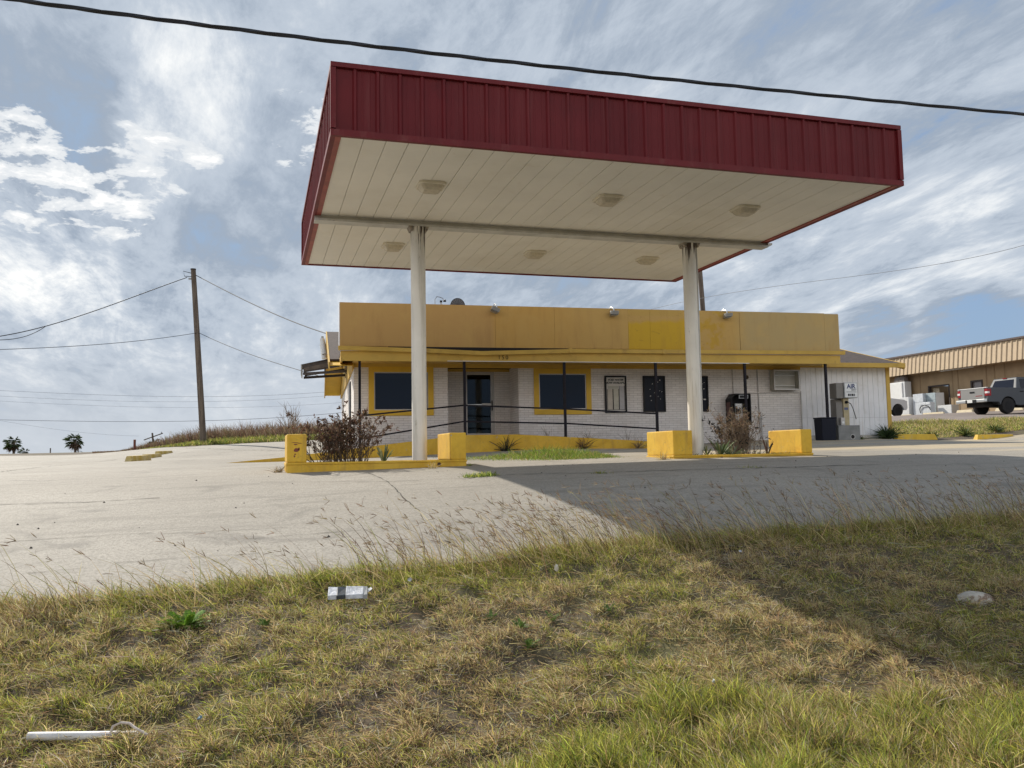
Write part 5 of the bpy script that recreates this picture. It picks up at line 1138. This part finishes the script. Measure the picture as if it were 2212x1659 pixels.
for i, u_ in enumerate((5.75, 7.0, 8.3, 9.6)):
    p = B(u_, -1.05, 0); t = thing('dry_weed', ('thin dry weed sprig under the left edge of the right window', 'thin dry weed sprig behind the ramp rail post right of the window', 'thin dry weed sprig below the pale framed advertisement', 'tall dry weed sprig below the black display frame')[i], 'weed', (p[0], p[1], zt_(u_) - .03)); n = 22
    strips('blades', RNG.normal(0, .05, (n, 3)) * np.array([1, 1, 0]), np.stack([RNG.normal(-.3, .35, n), RNG.normal(0, .3, n), np.ones(n)], 1), RNG.normal(0, .25, (n, 3)), RNG.uniform(.15, .5, n), np.full(n, .008), pick(*SPR, n), M_dry, segs=3, parent=t)
bt = thing('bare_tree', 'small leafless pale tree behind the dry grass left of the shop', 'tree', tuple(at(630, 949, 47)))
shrub(bt, 18, 1.95, .42, (.1, .1), (0, 0), M_stemp, .024, 10, None, 0, seed=21, curve=.25)
rb_ = thing('roadside_bush', 'low dark bush beneath the far crossarm pole', 'shrub', tuple(at(338, 972, 110)))
shrub(rb_, 24, 1.15, .6, (.35, .3), (0, 0), M_stem, .02, 4, ([(.06, .06, .045), (.10, .10, .06)], [.6, .4]), 500, .16, .08, seed=22)
def palm(label, x, ytop, ybase, rad, d, seed):
    t = thing('palm_tree', label, 'palm tree', tuple(at(x, ybase, d)), 0, 'far palms on the skyline'); H = (ybase - ytop) / FPX * d; Rr = rad / FPX * d; rr = np.random.default_rng(seed)
    hc = H - Rr * .95
    obj('trunk', MB().tube([(0, 0, -3), (.03, 0, hc * .5), (0, 0, hc)], [Rr * .15, Rr * .13, Rr * .12], 8), M_wood, t)
    P = []; Dv = []; Bd = []; L = []; C = []
    for k in range(34):
        az = rr.uniform(0, 2 * np.pi); el = rr.uniform(-1.35, 1.45); ln = Rr * rr.uniform(.35, .6)
        d0 = np.array([np.cos(az) * np.cos(el) - .15, np.sin(az) * np.cos(el), np.sin(el)]); e = np.array([0, 0, hc]) + d0 * ln
        P.append([0, 0, hc]); Dv.append(d0); Bd.append([0, 0, -.02]); L.append(ln); C.append([.05, .05, .025])
        sd_ = np.cross(d0, [0, 0, 1.0]); sd_ /= np.linalg.norm(sd_) + 1e-6; dead = el < -.7
        for a_ in np.linspace(-1.25, 1.25, 13):
            v = d0 * np.cos(a_) + sd_ * np.sin(a_) + rr.normal(0, .08, 3); P.append(e); Dv.append(v); Bd.append([-.12, 0, -.28]); L.append(Rr * rr.uniform(.40, .70)); c = np.array((.10, .065, .04) if dead else (.045, .065, .022)) * rr.uniform(.7, 1.4); C.append(c)
    n = len(P); strips('crown', P, np.array(Dv), np.array(Bd), L, np.full(n, Rr * .075), np.array(C), M_foliage, segs=3, parent=t, taper=1.0)
palm('bushy fan palm at the far left of the skyline', 29, 938, 986, 19, 150, 1); palm('small low palm right of the far left palm', 53, 966, 988, 12.5, 165, 2); palm('lone fan palm on the skyline left of the leaning pole', 162, 934, 983, 19.5, 150, 3)

# ------------------------------------------------------------------ tan metal building on the right
TA, TB_ = at(1943.7, 906.7, 66), at(2212, 887, 55); te = (TB_ - TA); te[2] = 0; te /= np.linalg.norm(te); tn = np.array([-te[1], te[0], 0])   # along the front, into the building
TR = math.atan2(te[1], te[0]); TZ = 2.14
def thit(x, y, yo):
    r_ = ray(x, y); P = r_ * ((TA @ tn + yo) / (r_ @ tn)); q = P - TA; return q @ te, P[2]
def T(x, y, z=0.0): q = TA + te * x + tn * y; return (q[0], q[1], z)
ov = -1.15
_, zt1 = thit(2212, 728.6, ov); _, zt0 = thit(1919, 775.9, ov); _, zb1 = thit(2212, 775.4, ov); _, zb0 = thit(1925, 813.3, ov)
ftop, fbot = (zt0 + zt1) / 2, (zb0 + zb1) / 2
tan = thing('metal_building', 'long tan building with ribbed tan fascia behind the parked truck', 'building', T(0, 0, 0), TR)
M_twall = mat('tan stucco panel', (.36, .26, .155), .85, var=.1, vscale=1.2); M_tfas = mat('tan ribbed metal', (.50, .38, .245), .5, var=.05); M_tcap = mat('brown roof cap', (.10, .07, .062), .6); M_tdark = mat('dark frame brown', (.045, .032, .028), .6)
x0_, x1_ = -9, 24
oa, oz1 = thit(2004.7, 834, 0); ob, oz0 = thit(2053.6, 872, 0); wa, wz1 = thit(2096.5, 822.6, 0); wb, wz0 = thit(2124.5, 846, 0)
obj('wall', wall(x0_, x1_, 0, .25, -1, fbot + .15, [(oa, ob, TZ - .3, oz1), (wa, wb, wz0 - .5, wz1)]), M_twall, tan)
obj('wall', MB().box(x0_, x1_, .25, 14, -1, fbot + .1).box(x0_, x1_, 14.001, 14.2, -1, fbot), M_twall, tan) if False else None
mb = MB(); pr = []; k = x0_
while k < x1_: pr += [(k, 0.0), (k + .20, 0.0), (k + .235, .05), (k + .30, .05), (k + .335, 0.0)]; k += .41
for a_, b_ in zip(pr[:-1], pr[1:]): mb.add([(a_[0], ov - a_[1] + .05, fbot), (b_[0], ov - b_[1] + .05, fbot), (b_[0], ov - b_[1] + .22, ftop), (a_[0], ov - a_[1] + .22, ftop)], [(0, 1, 2, 3)])
obj('fascia', mb, M_tfas, tan)
obj('soffit', MB().box(x0_, x1_, ov + .06, -.002, fbot + .02, fbot + .06), M_twall, tan)
obj('roof_cap', MB().box(x0_, x1_, ov + .10, ov + .5, ftop, ftop + .12), M_tcap, tan)
obj('roof', MB().hexa([(x0_, ov + .51, ftop - .05), (x1_, ov + .51, ftop - .05), (x1_, 14, ftop + .3), (x0_, 14, ftop + .3)], [(x0_, ov + .51, ftop + .05), (x1_, ov + .51, ftop + .05), (x1_, 14, ftop + .4), (x0_, 14, ftop + .4)]), M_tcap, tan)
for xx in (x0_, x1_ - .2): obj('wall', MB().box(xx, xx + .2, .251, 13.8, -1, fbot + .1), M_twall, tan)
obj('wall', MB().box(x0_, x1_, 13.801, 14, -1, fbot + .1), M_twall, tan)
for px_ in (1988, 2036 + 22, 2070, 2108 + 24, 2150, 2172):
    a_, _ = thit(px_, 830, 0); obj('batten', MB().box(a_ - .04, a_ + .04, -.02, -.001, 1.5, fbot + .02), mat('darker tan batten', (.28, .195, .11), .8) if 'darker tan batten' not in bpy.data.materials else bpy.data.materials['darker tan batten'], tan)
lt0, lz = thit(2034, 826, -.6); lt1, _ = thit(2104, 812, -.6)
obj('strip_light', MB().box(lt0, lt1, -.68, -.54, fbot - .06, fbot + .018), M_white, tan)
m = MB(); m.box(oa, oa + .12, -.03, .2, TZ - .3, oz1); m.box(ob - .1, ob, -.03, .2, TZ - .3, oz1); m.box(oa + .12, ob - .1, -.03, .2, oz1 - .1, oz1); dop = obj('doorway', m, M_tdark, tan)
m = MB(); m.box(oa + .12, ob - .1, 2.2, 2.25, TZ - .3, oz1 - .1); obj('room_back', m, mat('pale room wall', (.42, .45, .45), .8), dop)
obj('dark_opening', MB().box(ob - .62, ob - .12, .9, .95, TZ - .3, oz1 - .35), M_dark, dop); obj('notice', MB().box(oa + .15, oa + .75, .3, .33, oz1 - .75, oz1 - .2), mat('posted paper', (.5, .42, .3), .8, var=.5, vscale=6), dop)
m = MB(); m.box(wa, wb, -.03, .2, wz1 - .12, wz1); m.box(wa, wa + .12, -.03, .2, wz0 - .5, wz1 - .12); m.box(wb - .12, wb, -.03, .2, wz0 - .5, wz1 - .12); wn = obj('window', m, M_tdark, tan)
obj('pane', MB().box(wa + .12, wb - .12, .1, .13, wz0 - .5, wz1 - .12), mat('greyish window pane', (.22, .20, .20), .15), wn)

# ------------------------------------------------------------------ pickup trucks
def pickup(name, label, pos, rot, paint, tail, wheelm, front_only=False):
    t = thing(name, label, 'pickup truck', pos, rot)
    Wd = 1.0
    lo = [(-1.30, .62), (-1.30, 1.22), (-1.27, 1.36), (.55, 1.36), (.62, 1.30), (2.55, 1.30), (3.2, 1.28), (4.25, 1.18), (4.45, 1.05), (4.5, .62), (4.4, .45)]
    arch = lambda cx_: [(cx_ + .50 * math.cos(a_), .40 + .50 * math.sin(a_)) for a_ in np.linspace(.12, math.pi - .12, 9)]
    poly = lo + [(4.2, .45)] + arch(3.70)[:] + [(3.1, .45), (.6, .45)] + arch(0.0) + [(-.6, .62)]
    body = MB(); body.prism(poly, 'y', -Wd, Wd); bd = obj('body', body, paint, t, bevel=.03)
    obj('wheel_well', MB().box(-.55, .55, -Wd + .15, Wd - .15, .45, .98).box(3.15, 4.25, -Wd + .15, Wd - .15, .45, .98), M_dark, t)
    cab = MB(); zc_, zr = 1.30, 1.93
    cab.hexa([(.62, -.95, zc_), (2.95, -.95, zc_), (2.95, .95, zc_), (.62, .95, zc_)], [(.88, -.76, zr), (2.15, -.76, zr), (2.15, .76, zr), (.88, .76, zr)]); cb = obj('cab', cab, paint, t, bevel=.05)
    M_cg = M_glass
    def on_face(f, lo_, hi_, sgn):      # side glass lying on the slanted cab side
        pass
    yb = lambda z: .95 - (z - zc_) / (zr - zc_) * .19
    for sg_ in (-1, 1):
        for a_, b_ in ((.92, 1.62), (1.70, 2.42)):
            m = MB(); z0, z1 = zc_ + .06, zr - .09; sh0 = .16 if a_ < 1 else 0.0; sh1 = -.22 if b_ > 2 else 0.0
            q = [(a_, z0), (b_ + (.12 if b_ > 2 else 0), z0), (b_ + sh1, z1), (a_ + sh0 * .5, z1)]
            m.add([(x, sg_ * (yb(z) + .012), z) for x, z in q] + [(x, sg_ * (yb(z) - .02), z) for x, z in q], [(0, 1, 2, 3), (7, 6, 5, 4), (0, 4, 5, 1), (1, 5, 6, 2), (2, 6, 7, 3), (3, 7, 4, 0)]); obj('side_window', m, M_cg, cb)
        obj('mirror', MB().box(2.35, 2.5, sg_ * 1.0 - .12, sg_ * 1.0 + .12, 1.36, 1.58), M_black, t, bevel=.03)
        obj('door_seam', MB().box(1.655, 1.67, sg_ * (Wd + .001) - .004, sg_ * (Wd + .001) + .004, .62, 1.28), M_dark, t)
        obj('door_handle', MB().box(.78, 1.0, sg_ * (Wd + .012) - .012, sg_ * (Wd + .012) + .012, 1.14, 1.18), M_black, t)
        for hx_ in (0.0, 3.70):
            wh = obj('wheel', MB().lathe([(.25, -.15), (.40, -.14), (.415, -.08), (.415, .08), (.40, .14), (.25, .15)], (hx_, sg_ * .84, .415), 22, 'y'), mat('tyre rubber', (.016, .015, .015), .85) if 'tyre rubber' not in bpy.data.materials else bpy.data.materials['tyre rubber'], t, smooth=True)
            obj('rim', MB().lathe([(.235, sg_ * .152), (.20, sg_ * .12), (.06, sg_ * .14)], (hx_, sg_ * .84, .415), 16, 'y'), wheelm, wh)
        tl_ = MB().hexa([(-1.325, sg_ * .99 - .02, .90), (-1.05, sg_ * 1.0 - .012, .90), (-1.05, sg_ * 1.0 + .012, .90), (-1.325, sg_ * .99 + .02, .90)], [(-1.315, sg_ * .98 - .12, 1.32), (-1.10, sg_ * 1.0 - .012, 1.32), (-1.10, sg_ * 1.0 + .012, 1.32), (-1.315, sg_ * .98 + .02, 1.32)])
        tl_ = MB().box(-1.325, -1.08, min(sg_ * .80, sg_ * 1.012), max(sg_ * .80, sg_ * 1.012), .92, 1.30); tt = obj('tail_light', tl_, mat('red lamp glass', (.30, .012, .015), .2) if 'red lamp glass' not in bpy.data.materials else bpy.data.materials['red lamp glass'], t, bevel=.03)
        obj('reverse_lamp', MB().box(-1.331, -1.20, min(sg_ * .84, sg_ * 1.016), max(sg_ * .84, sg_ * 1.016), 1.06, 1.16), M_white, tt)
        obj('headlight', MB().box(4.30, 4.49, min(sg_ * .62, sg_ * .985), max(sg_ * .62, sg_ * .985), .92, 1.10), M_silver, t, bevel=.03)
    m = MB(); q = [(-.72, zc_ + .08), (.72, zc_ + .08), (.62, zr - .10), (-.62, zr - .10)]; xb = lambda z: .62 + (z - zc_) / (zr - zc_) * .26
    m.add([(xb(z) - .014, y, z) for y, z in q] + [(xb(z) + .02, y, z) for y, z in q], [(0, 1, 2, 3), (7, 6, 5, 4), (0, 4, 5, 1), (1, 5, 6, 2), (2, 6, 7, 3), (3, 7, 4, 0)]); rw = obj('rear_window', m, M_cg, cb)
    m = MB(); xf = lambda z: 2.95 - (z - zc_) / (zr - zc_) * .80
    m.add([(xf(z) + .014, y, z) for y, z in q] + [(xf(z) - .02, y, z) for y, z in q], [(0, 1, 2, 3), (7, 6, 5, 4), (0, 4, 5, 1), (1, 5, 6, 2), (2, 6, 7, 3), (3, 7, 4, 0)]); obj('windscreen', m, M_cg, cb)
    tg = obj('tailgate', MB().box(-1.328, -1.30, -.79, .79, .80, 1.345), tail, t, bevel=.012)
    obj('tailgate_handle', MB().box(-1.342, -1.329, -.16, .16, 1.12, 1.20), M_black, tg); obj('tailgate_cap', MB().box(-1.34, -1.25, -.98, .98, 1.347, 1.385), M_white, tg)
    obj('tailgate_lettering', MB().box(-1.333, -1.329, -.66, -.22, .93, .965), bpy.data.materials['red lamp glass'], tg)
    bp = obj('bumper', MB().box(-1.50, -1.32, -.98, .98, .60, .78), M_silver, t, bevel=.04)
    obj('plate_recess', MB().box(-1.512, -1.50, -.42, .30, .58, .76), M_black, bp); obj('licence_plate', MB().box(-1.52, -1.513, -.17, .17, .61, .755), M_white, bp)
    obj('brake_light', MB().box(.84, .90, -.12, .12, zr - .03, zr + .015), bpy.data.materials['red lamp glass'], cb)
    obj('under_frame', MB().box(-1.2, 4.2, -.55, .55, .38, .62), M_dark, t)
    obj('roof_panel', MB().box(.90, 2.1, -.74, .74, zr - .006, zr + .012), paint, cb)
    obj('bed_floor', MB().box(-1.22, .5, -.86, .86, 1.361, 1.372), M_dark, bd)
    obj('running_board', MB().box(.65, 3.0, -.98, -.82, .40, .45).box(.65, 3.0, .82, .98, .40, .45), M_dark, t)
    return t
def flat_z(x, y): return g1(x, y) + .03
M_carpaint = mat('matt grey blue car paint', (.08, .088, .10), .5, spec=.25); M_tail = mat('silver grey tailgate paint', (.27, .265, .255), .4)
M_wpaint = mat('white car paint', (.62, .62, .62), .3)
tp = at(2147, 896.3, 45.3)
HEAD = math.atan2(tn[1], tn[0])
pickup('pickup_truck', 'grey crew cab pickup parked tail out in front of the tan building', (tp[0], tp[1], flat_z(tp[0], tp[1])), HEAD, M_carpaint, M_tail, M_black)
wp = at(1938.2, 907.5, 59.5) - tn * 3.7 - te * .84
pickup('white_pickup', 'white pickup mostly hidden behind the right end of the shop, front wheel showing', (wp[0], wp[1], flat_z(*(at(1938.2, 907.5, 59.5)[:2]))), HEAD, M_wpaint, M_wpaint, M_black, True)

# ------------------------------------------------------------------ appliances standing outside the tan building
def c7(x, y): return 1944.2 + x * .13019, 777.7 + y * .13019
M_app = mat('white appliance enamel', (.66, .67, .67), .35, var=.05); M_appg = mat('grey wrapped appliance', (.44, .46, .48), .3, var=.15, vscale=4); M_appt = mat('pale teal grey door', (.36, .42, .44), .3, var=.12, vscale=3); M_appk = mat('black fridge finish', (.035, .036, .04), .3)
M_plastic = mat('clear crumpled plastic wrap', (.58, .61, .64), .2, var=.12, vscale=3, bump=.5, bscale=9)
def appliance(name, label, cat, ex, ey, top, fw, sd, yo, mfront, mside, door=True, split=None):
    """ex, ey: foot of the corner between front and side; top: its upper end; fw front width; sd side depth"""
    x, y = c7(ex, ey); lx_, z0 = thit(x, y, yo); _, z1 = thit(*c7(ex, top), yo); P = T(lx_, yo, 0); z0 = max(z0, 0) ; H = z1 - z0
    t = thing(name, label, cat, (P[0], P[1], z0), TR, 'appliances outside the tan building')
    cs = obj('cabinet', MB().box(-fw, 0, .05, sd, 0.02, H), mside, t, bevel=.015)
    if door:
        for a_, b_ in ([(.08, H)] if not split else [(.08, H * split - .008), (H * split + .008, H)]): obj('door', MB().box(-fw + .004, -.004, -.01, .048, a_, b_), mfront, t, bevel=.012)
    obj('plinth', MB().box(-fw + .03, -.03, .03, .06, -.02, .078), M_dark, t); return t, H
appliance('white_fridge', 'white fridge at the left of the appliance row', 'fridge', 160, 950, 612, .92, .60, -2.2, M_app, M_app)
t, H = appliance('tall_fridge', 'tall grey wrapped fridge left of the washing machine', 'fridge', 400, 965, 552, 1.0, .25, -2.0, M_plastic, M_appg, split=.66)
appliance('black_fridge', 'black fridge between the two tall grey fridges', 'fridge', 470, 915, 545, .75, .5, -1.2, M_appk, M_appk)
appliance('grey_fridge', 'pale teal and grey fridge beside the open doorway', 'fridge', 605, 918, 537, .92, .75, -1.7, M_appt, M_app, split=.68)
t, H = appliance('washing_machine', 'washing machine wrapped in clear plastic with a black hose', 'washing machine', 520, 930, 695, 1.05, .35, -2.6, M_plastic, M_plastic)
obj('hose', MB().tube([(-.95, -.06, H * .25), (-1.0, -.07, H * .55), (-.85, -.08, H * .74), (-.5, -.09, H * .80), (-.15, -.08, H * .72), (.02, -.05, H * .45)], .028, 8), M_black, t, smooth=True)
obj('control_panel', MB().box(-1.0, -.05, -.03, .05, H - .18, H + .02), M_plastic, t, bevel=.02)
appliance('chest_freezer', 'low white chest freezer at the right end of the appliance row', 'freezer', 862, 930, 738, 1.25, .62, -2.0, M_app, mat('beige freezer side', (.50, .46, .40), .5), True)
x, y = 1947, 886; lx_, z0 = thit(1957, 903, -3.0); P = T(lx_, -3.0)
lx2, zz = thit(1957, 824, -1.0)
P = T(thit(1950, 900, -1.0)[0], -1.0); gbx = thing('white_cooler', 'white cooler cabinet behind the hood of the hidden white pickup', 'freezer', (P[0], P[1], 2.1), TR, 'appliances outside the tan building')
_, ztp = thit(1950, 824.5, -1.0)
obj('cabinet', MB().box(-1.6, .35, .04, .62, 0, ztp - 2.1), M_app, gbx, bevel=.02); obj('door', MB().box(-1.55, .1, -.02, .038, .1, ztp - 2.15), M_white, gbx, bevel=.015)
bgx = thing('dark_bundle', 'dark covered bundle lying on top of the white cooler cabinet', 'bundle', (P[0], P[1], ztp), TR)
m = MB(); m.hexa([(-.9, .08, .002), (.25, .08, .002), (.25, .55, .002), (-.9, .55, .002)], [(-.8, .14, .42), (.15, .14, .46), (.15, .5, .46), (-.8, .5, .42)]); obj('cover', m, mat('grey brown cover', (.16, .14, .13), .8, var=.3, vscale=5, bump=.6, bscale=9), bgx, bevel=.06)
M_stopw = mat('cream painted wheel stop', (.62, .54, .38), .8, var=.08)
WC = None
for i, (x0p, y0p, x1p, y1p, lb) in enumerate(((10, 985, 205, 962, 'cream wheel stop under the white fridge'), (380, 950, 745, 925, 'cream wheel stop in front of the grey fridge'), (945, 912, 1222, 888, 'cream wheel stop left of the truck rear wheels'), (1590, 872, 2060, 838, 'cream wheel stop behind the truck rear wheel'))):
    a_, za = thit(*c7(x0p, y0p), -2.9); b_, zb2 = thit(*c7(x1p, y1p), -2.9); pa_ = T(a_, -2.9); L_ = max(1.2, b_ - a_)
    o = obj('wheel_stop', wheel_stop(M_stopw, L_), M_stopw, None, bevel=.012); o.location = (pa_[0], pa_[1], g1(pa_[0], pa_[1]) + .03); o.rotation_euler = (0, 0, TR); o.scale = (1, 1, 1.3); tag(o, lb, 'wheel stop', 'cream wheel stops by the tan building')

# ------------------------------------------------------------------ litter on the bank
def bank_at(x, y):
    r_ = ray(x, y); lo = 2.0
    while lo < 12:
        p = r_ * lo
        if p[2] < float(ground_z(np.array([p[0]]), np.array([p[1]]))[0]) + .03: break
        lo += .02
    return r_ * lo
p = bank_at(753, 1296); ct = thing('crushed_carton', 'crushed white and black paper carton lying in the grass', 'litter', (p[0], p[1], p[2] + .015), R(-8))
m = MB(); k = [-.15, -.085, -.02, .11, .145]
def cart(a_, b_, m_, nm, dz=0):
    obj(nm, MB().hexa([(a_, -.055, .0 + dz), (b_, -.05, .0 + dz), (b_, .06, .045 + dz), (a_, .055, .05 + dz)], [(a_, -.055, .03 + dz), (b_, -.05, .034 + dz), (b_, .06, .075 + dz), (a_, .055, .08 + dz)]), m_, ct, bevel=.003)
M_paper = mat('white waxed paper', (.50, .52, .55), .6, var=.25, vscale=18, bump=.6, bscale=40); M_ink = mat('dark blue black print', (.03, .04, .05), .4, var=.6, vscale=40)
cart(-.15, -.0855, M_paper, 'end_flap'); cart(-.085, -.0205, M_ink, 'printed_band'); cart(-.02, .108, M_paper, 'side'); cart(.1085, .14, mat('grey inner card', (.30, .31, .31), .7), 'torn_end', -.004)
obj('torn_strip', MB().hexa([(.141, .02, .03), (.175, .05, .05), (.165, .075, .06), (.141, .055, .05)], [(.141, .02, .034), (.175, .05, .054), (.165, .075, .064), (.141, .055, .054)]), M_white, ct)
p = bank_at(185, 1602); pv = thing('white_pipe', 'broken length of white plastic pipe lying in the grass', 'litter', (p[0], p[1], p[2] + .028), math.atan2(CR[1], CR[0]) - R(1))
obj('tube', MB().lathe([(.021, -.285), (.021, .285), (.017, .285), (.017, .2)], (0, 0, 0), 14, 'x'), mat('white plastic pipe', (.62, .61, .59), .55, var=.12, vscale=12, dirt=(.26, .22, .16), dirt_scale=9, dirt_rng=(.52, .7)), pv, smooth=True)
p = bank_at(268, 1588); lp = thing('rope_loop', 'frayed pale strap looped over the end of the white pipe', 'litter', (p[0], p[1], p[2] + .03), math.atan2(CR[1], CR[0]))
obj('strap', MB().tube([(-.06, -.02, -.02), (-.055, 0, .012), (-.02, .01, .026), (.02, .01, .022), (.05, 0, .004), (.09, -.01, -.012), (.11, 0, -.03)], .0065, 6), mat('pale pink strap', (.58, .50, .44), .8, var=.2, vscale=30), lp, smooth=True)
p = bank_at(2105, 1292); st_ = thing('white_rock', 'flat white rock half buried in the shaded grass', 'rock', (p[0], p[1], p[2] - .012), math.atan2(CR[1], CR[0]) - R(6))
m = MB(); rr = random.Random(4); n = 14; rings_ = []
for h_, s_ in ((-.08, .9), (.0, 1.0), (.035, .86), (.06, .45)): rings_.append([(math.cos(2 * math.pi * i / n) * .145 * s_ * rr.uniform(.93, 1.05), math.sin(2 * math.pi * i / n) * .08 * s_ * rr.uniform(.93, 1.05), h_ + rr.uniform(-.004, .004)) for i in range(n)])
m.add([q for r2 in rings_ for q in r2], [(j * n + i, j * n + (i + 1) % n, (j + 1) * n + (i + 1) % n, (j + 1) * n + i) for j in range(3) for i in range(n)] + [tuple(range(3 * n, 4 * n))]); obj('stone', m, mat('white lichen rock', (.42, .39, .33), .95, var=.25, vscale=9, dirt=(.20, .14, .10), dirt_scale=12, dirt_rng=(.48, .6), bump=.6), st_, smooth=True)
def scrap(name, label, x, y, w_, h_, m_, seed):
    p = bank_at(x, y); t = thing(name, label, 'litter', (p[0], p[1], p[2] + .05), math.atan2(CR[1], CR[0])); rr = random.Random(seed); n = 9
    v = [(math.cos(2 * math.pi * i / n) * w_ * rr.uniform(.6, 1.1), rr.uniform(-.01, .01), math.sin(2 * math.pi * i / n) * h_ * rr.uniform(.6, 1.1)) for i in range(n)]
    obj('sheet', MB().add(v + [(a_, b_ + .004, c_) for a_, b_, c_ in v], [tuple(range(n)), tuple(range(n, 2 * n))[::-1]] + [(i, (i + 1) % n, n + (i + 1) % n, n + i) for i in range(n)]), m_, t)
M_scrap = mat('cream paper scrap', (.60, .56, .46), .8); M_bluep = mat('pale blue plastic', (.22, .35, .45), .4)
scrap('paper_scrap', 'cream paper scrap upright in the grass near the slab edge', 1203, 1240, .022, .042, M_scrap, 1)
scrap('paper_scrap', 'small white paper scrap right of the crushed carton', 885, 1266, .018, .02, M_paper, 2)
scrap('paper_scrap', 'tiny white scrap in the shaded grass at the slab edge', 1600, 1203, .016, .012, M_paper, 3)
scrap('paper_scrap', 'small white scrap at the sunlit lower right of the bank', 1542, 1490, .010, .012, M_paper, 4)
scrap('plastic_scrap', 'small pale blue plastic scrap right of the white pipe', 431, 1573, .012, .014, M_bluep, 5)
scrap('paper_scrap', 'narrow white litter lying on the shaded slab', 2065, 1061, .02, .02, M_paper, 6) if False else None
# leafy weeds in the bank
def fern(label, x, y, n, L, cols, seed, name='leafy_weed', group=None):
    p = bank_at(x, y); t = thing(name, label, 'weed', (p[0], p[1], p[2] - .02), 0, group); rr = np.random.default_rng(seed); P = []; Dv = []; Ls = []; W_ = []; Fc = []
    for i in range(n):
        az = rr.uniform(0, 2 * np.pi); el = rr.uniform(.25, 1.2); d = np.array([np.cos(az) * np.cos(el), np.sin(az) * np.cos(el), np.sin(el)]); ln = L * rr.uniform(.6, 1.1); s_ = np.cross(d, [0, 0, 1]); s_ /= np.linalg.norm(s_); nrm = np.cross(s_, d)
        P.append([0, 0, 0]); Dv.append(d); Ls.append(ln); W_.append(.004); Fc.append(nrm)
        for f_ in np.linspace(.25, 1, 11):
            q = d * ln * f_ - np.array([0, 0, .25 * ln * f_ * f_])
            for sg_ in (-1, 1): P.append(q); Dv.append(s_ * sg_ + d * .5 + rr.normal(0, .1, 3)); Ls.append(L * .17 * (1.15 - .5 * f_)); W_.append(L * .065); Fc.append(nrm)
    m_ = len(P); strips('leaves', P, np.array(Dv), np.tile([0, 0, -.12], (m_, 1)), Ls, W_, pick(*cols, m_, .15), M_foliage, segs=3, parent=t, face=np.array(Fc), taper=1.2)
FRESH = ([(.16, .30, .035), (.24, .38, .05), (.10, .20, .03)], [.5, .3, .2])
fern('bright green feathery weed in the left part of the bank', 402, 1352, 30, .21, FRESH, 1)
HERB = ([(.12, .20, .05), (.17, .25, .07)], [.6, .4])
for i, (x, y, lb) in enumerate(((1125, 1352, 'small pale green weed in the middle of the bank'), (1143, 1392, 'larger pale green weed just below the middle of the bank'), (1193, 1336, 'small green weed right of the middle of the bank'), (1315, 1315, 'pale green weed towards the shaded part of the bank'), (1060, 1335, 'small green weed left of the middle of the bank'), (575, 1345, 'dull green weed between the feathery weed and the carton'))):
    fern(lb, x, y, 12, .10, HERB, 10 + i)
# pebbles on the slab
M_peb = mat('dark pebble', (.06, .05, .042), .9); rr = random.Random(9)
PB = obj('pebbles', MB(), M_peb); bpy.data.objects.remove(PB)
m = MB()
for i in range(90):
    x, y = rr.uniform(-4, 14), rr.uniform(8.2, 14); z = g1(x, y) + .012; a_ = rr.uniform(.006, .018)
    m.add([(x - a_, y, z), (x, y - a_, z), (x + a_, y, z), (x, y + a_, z), (x, y, z + a_ * 1.1)], [(0, 1, 4), (1, 2, 4), (2, 3, 4), (3, 0, 4)])
tag(obj('gravel', m, M_peb), 'scattered dark grit on the concrete lot', 'gravel', None, 'stuff')
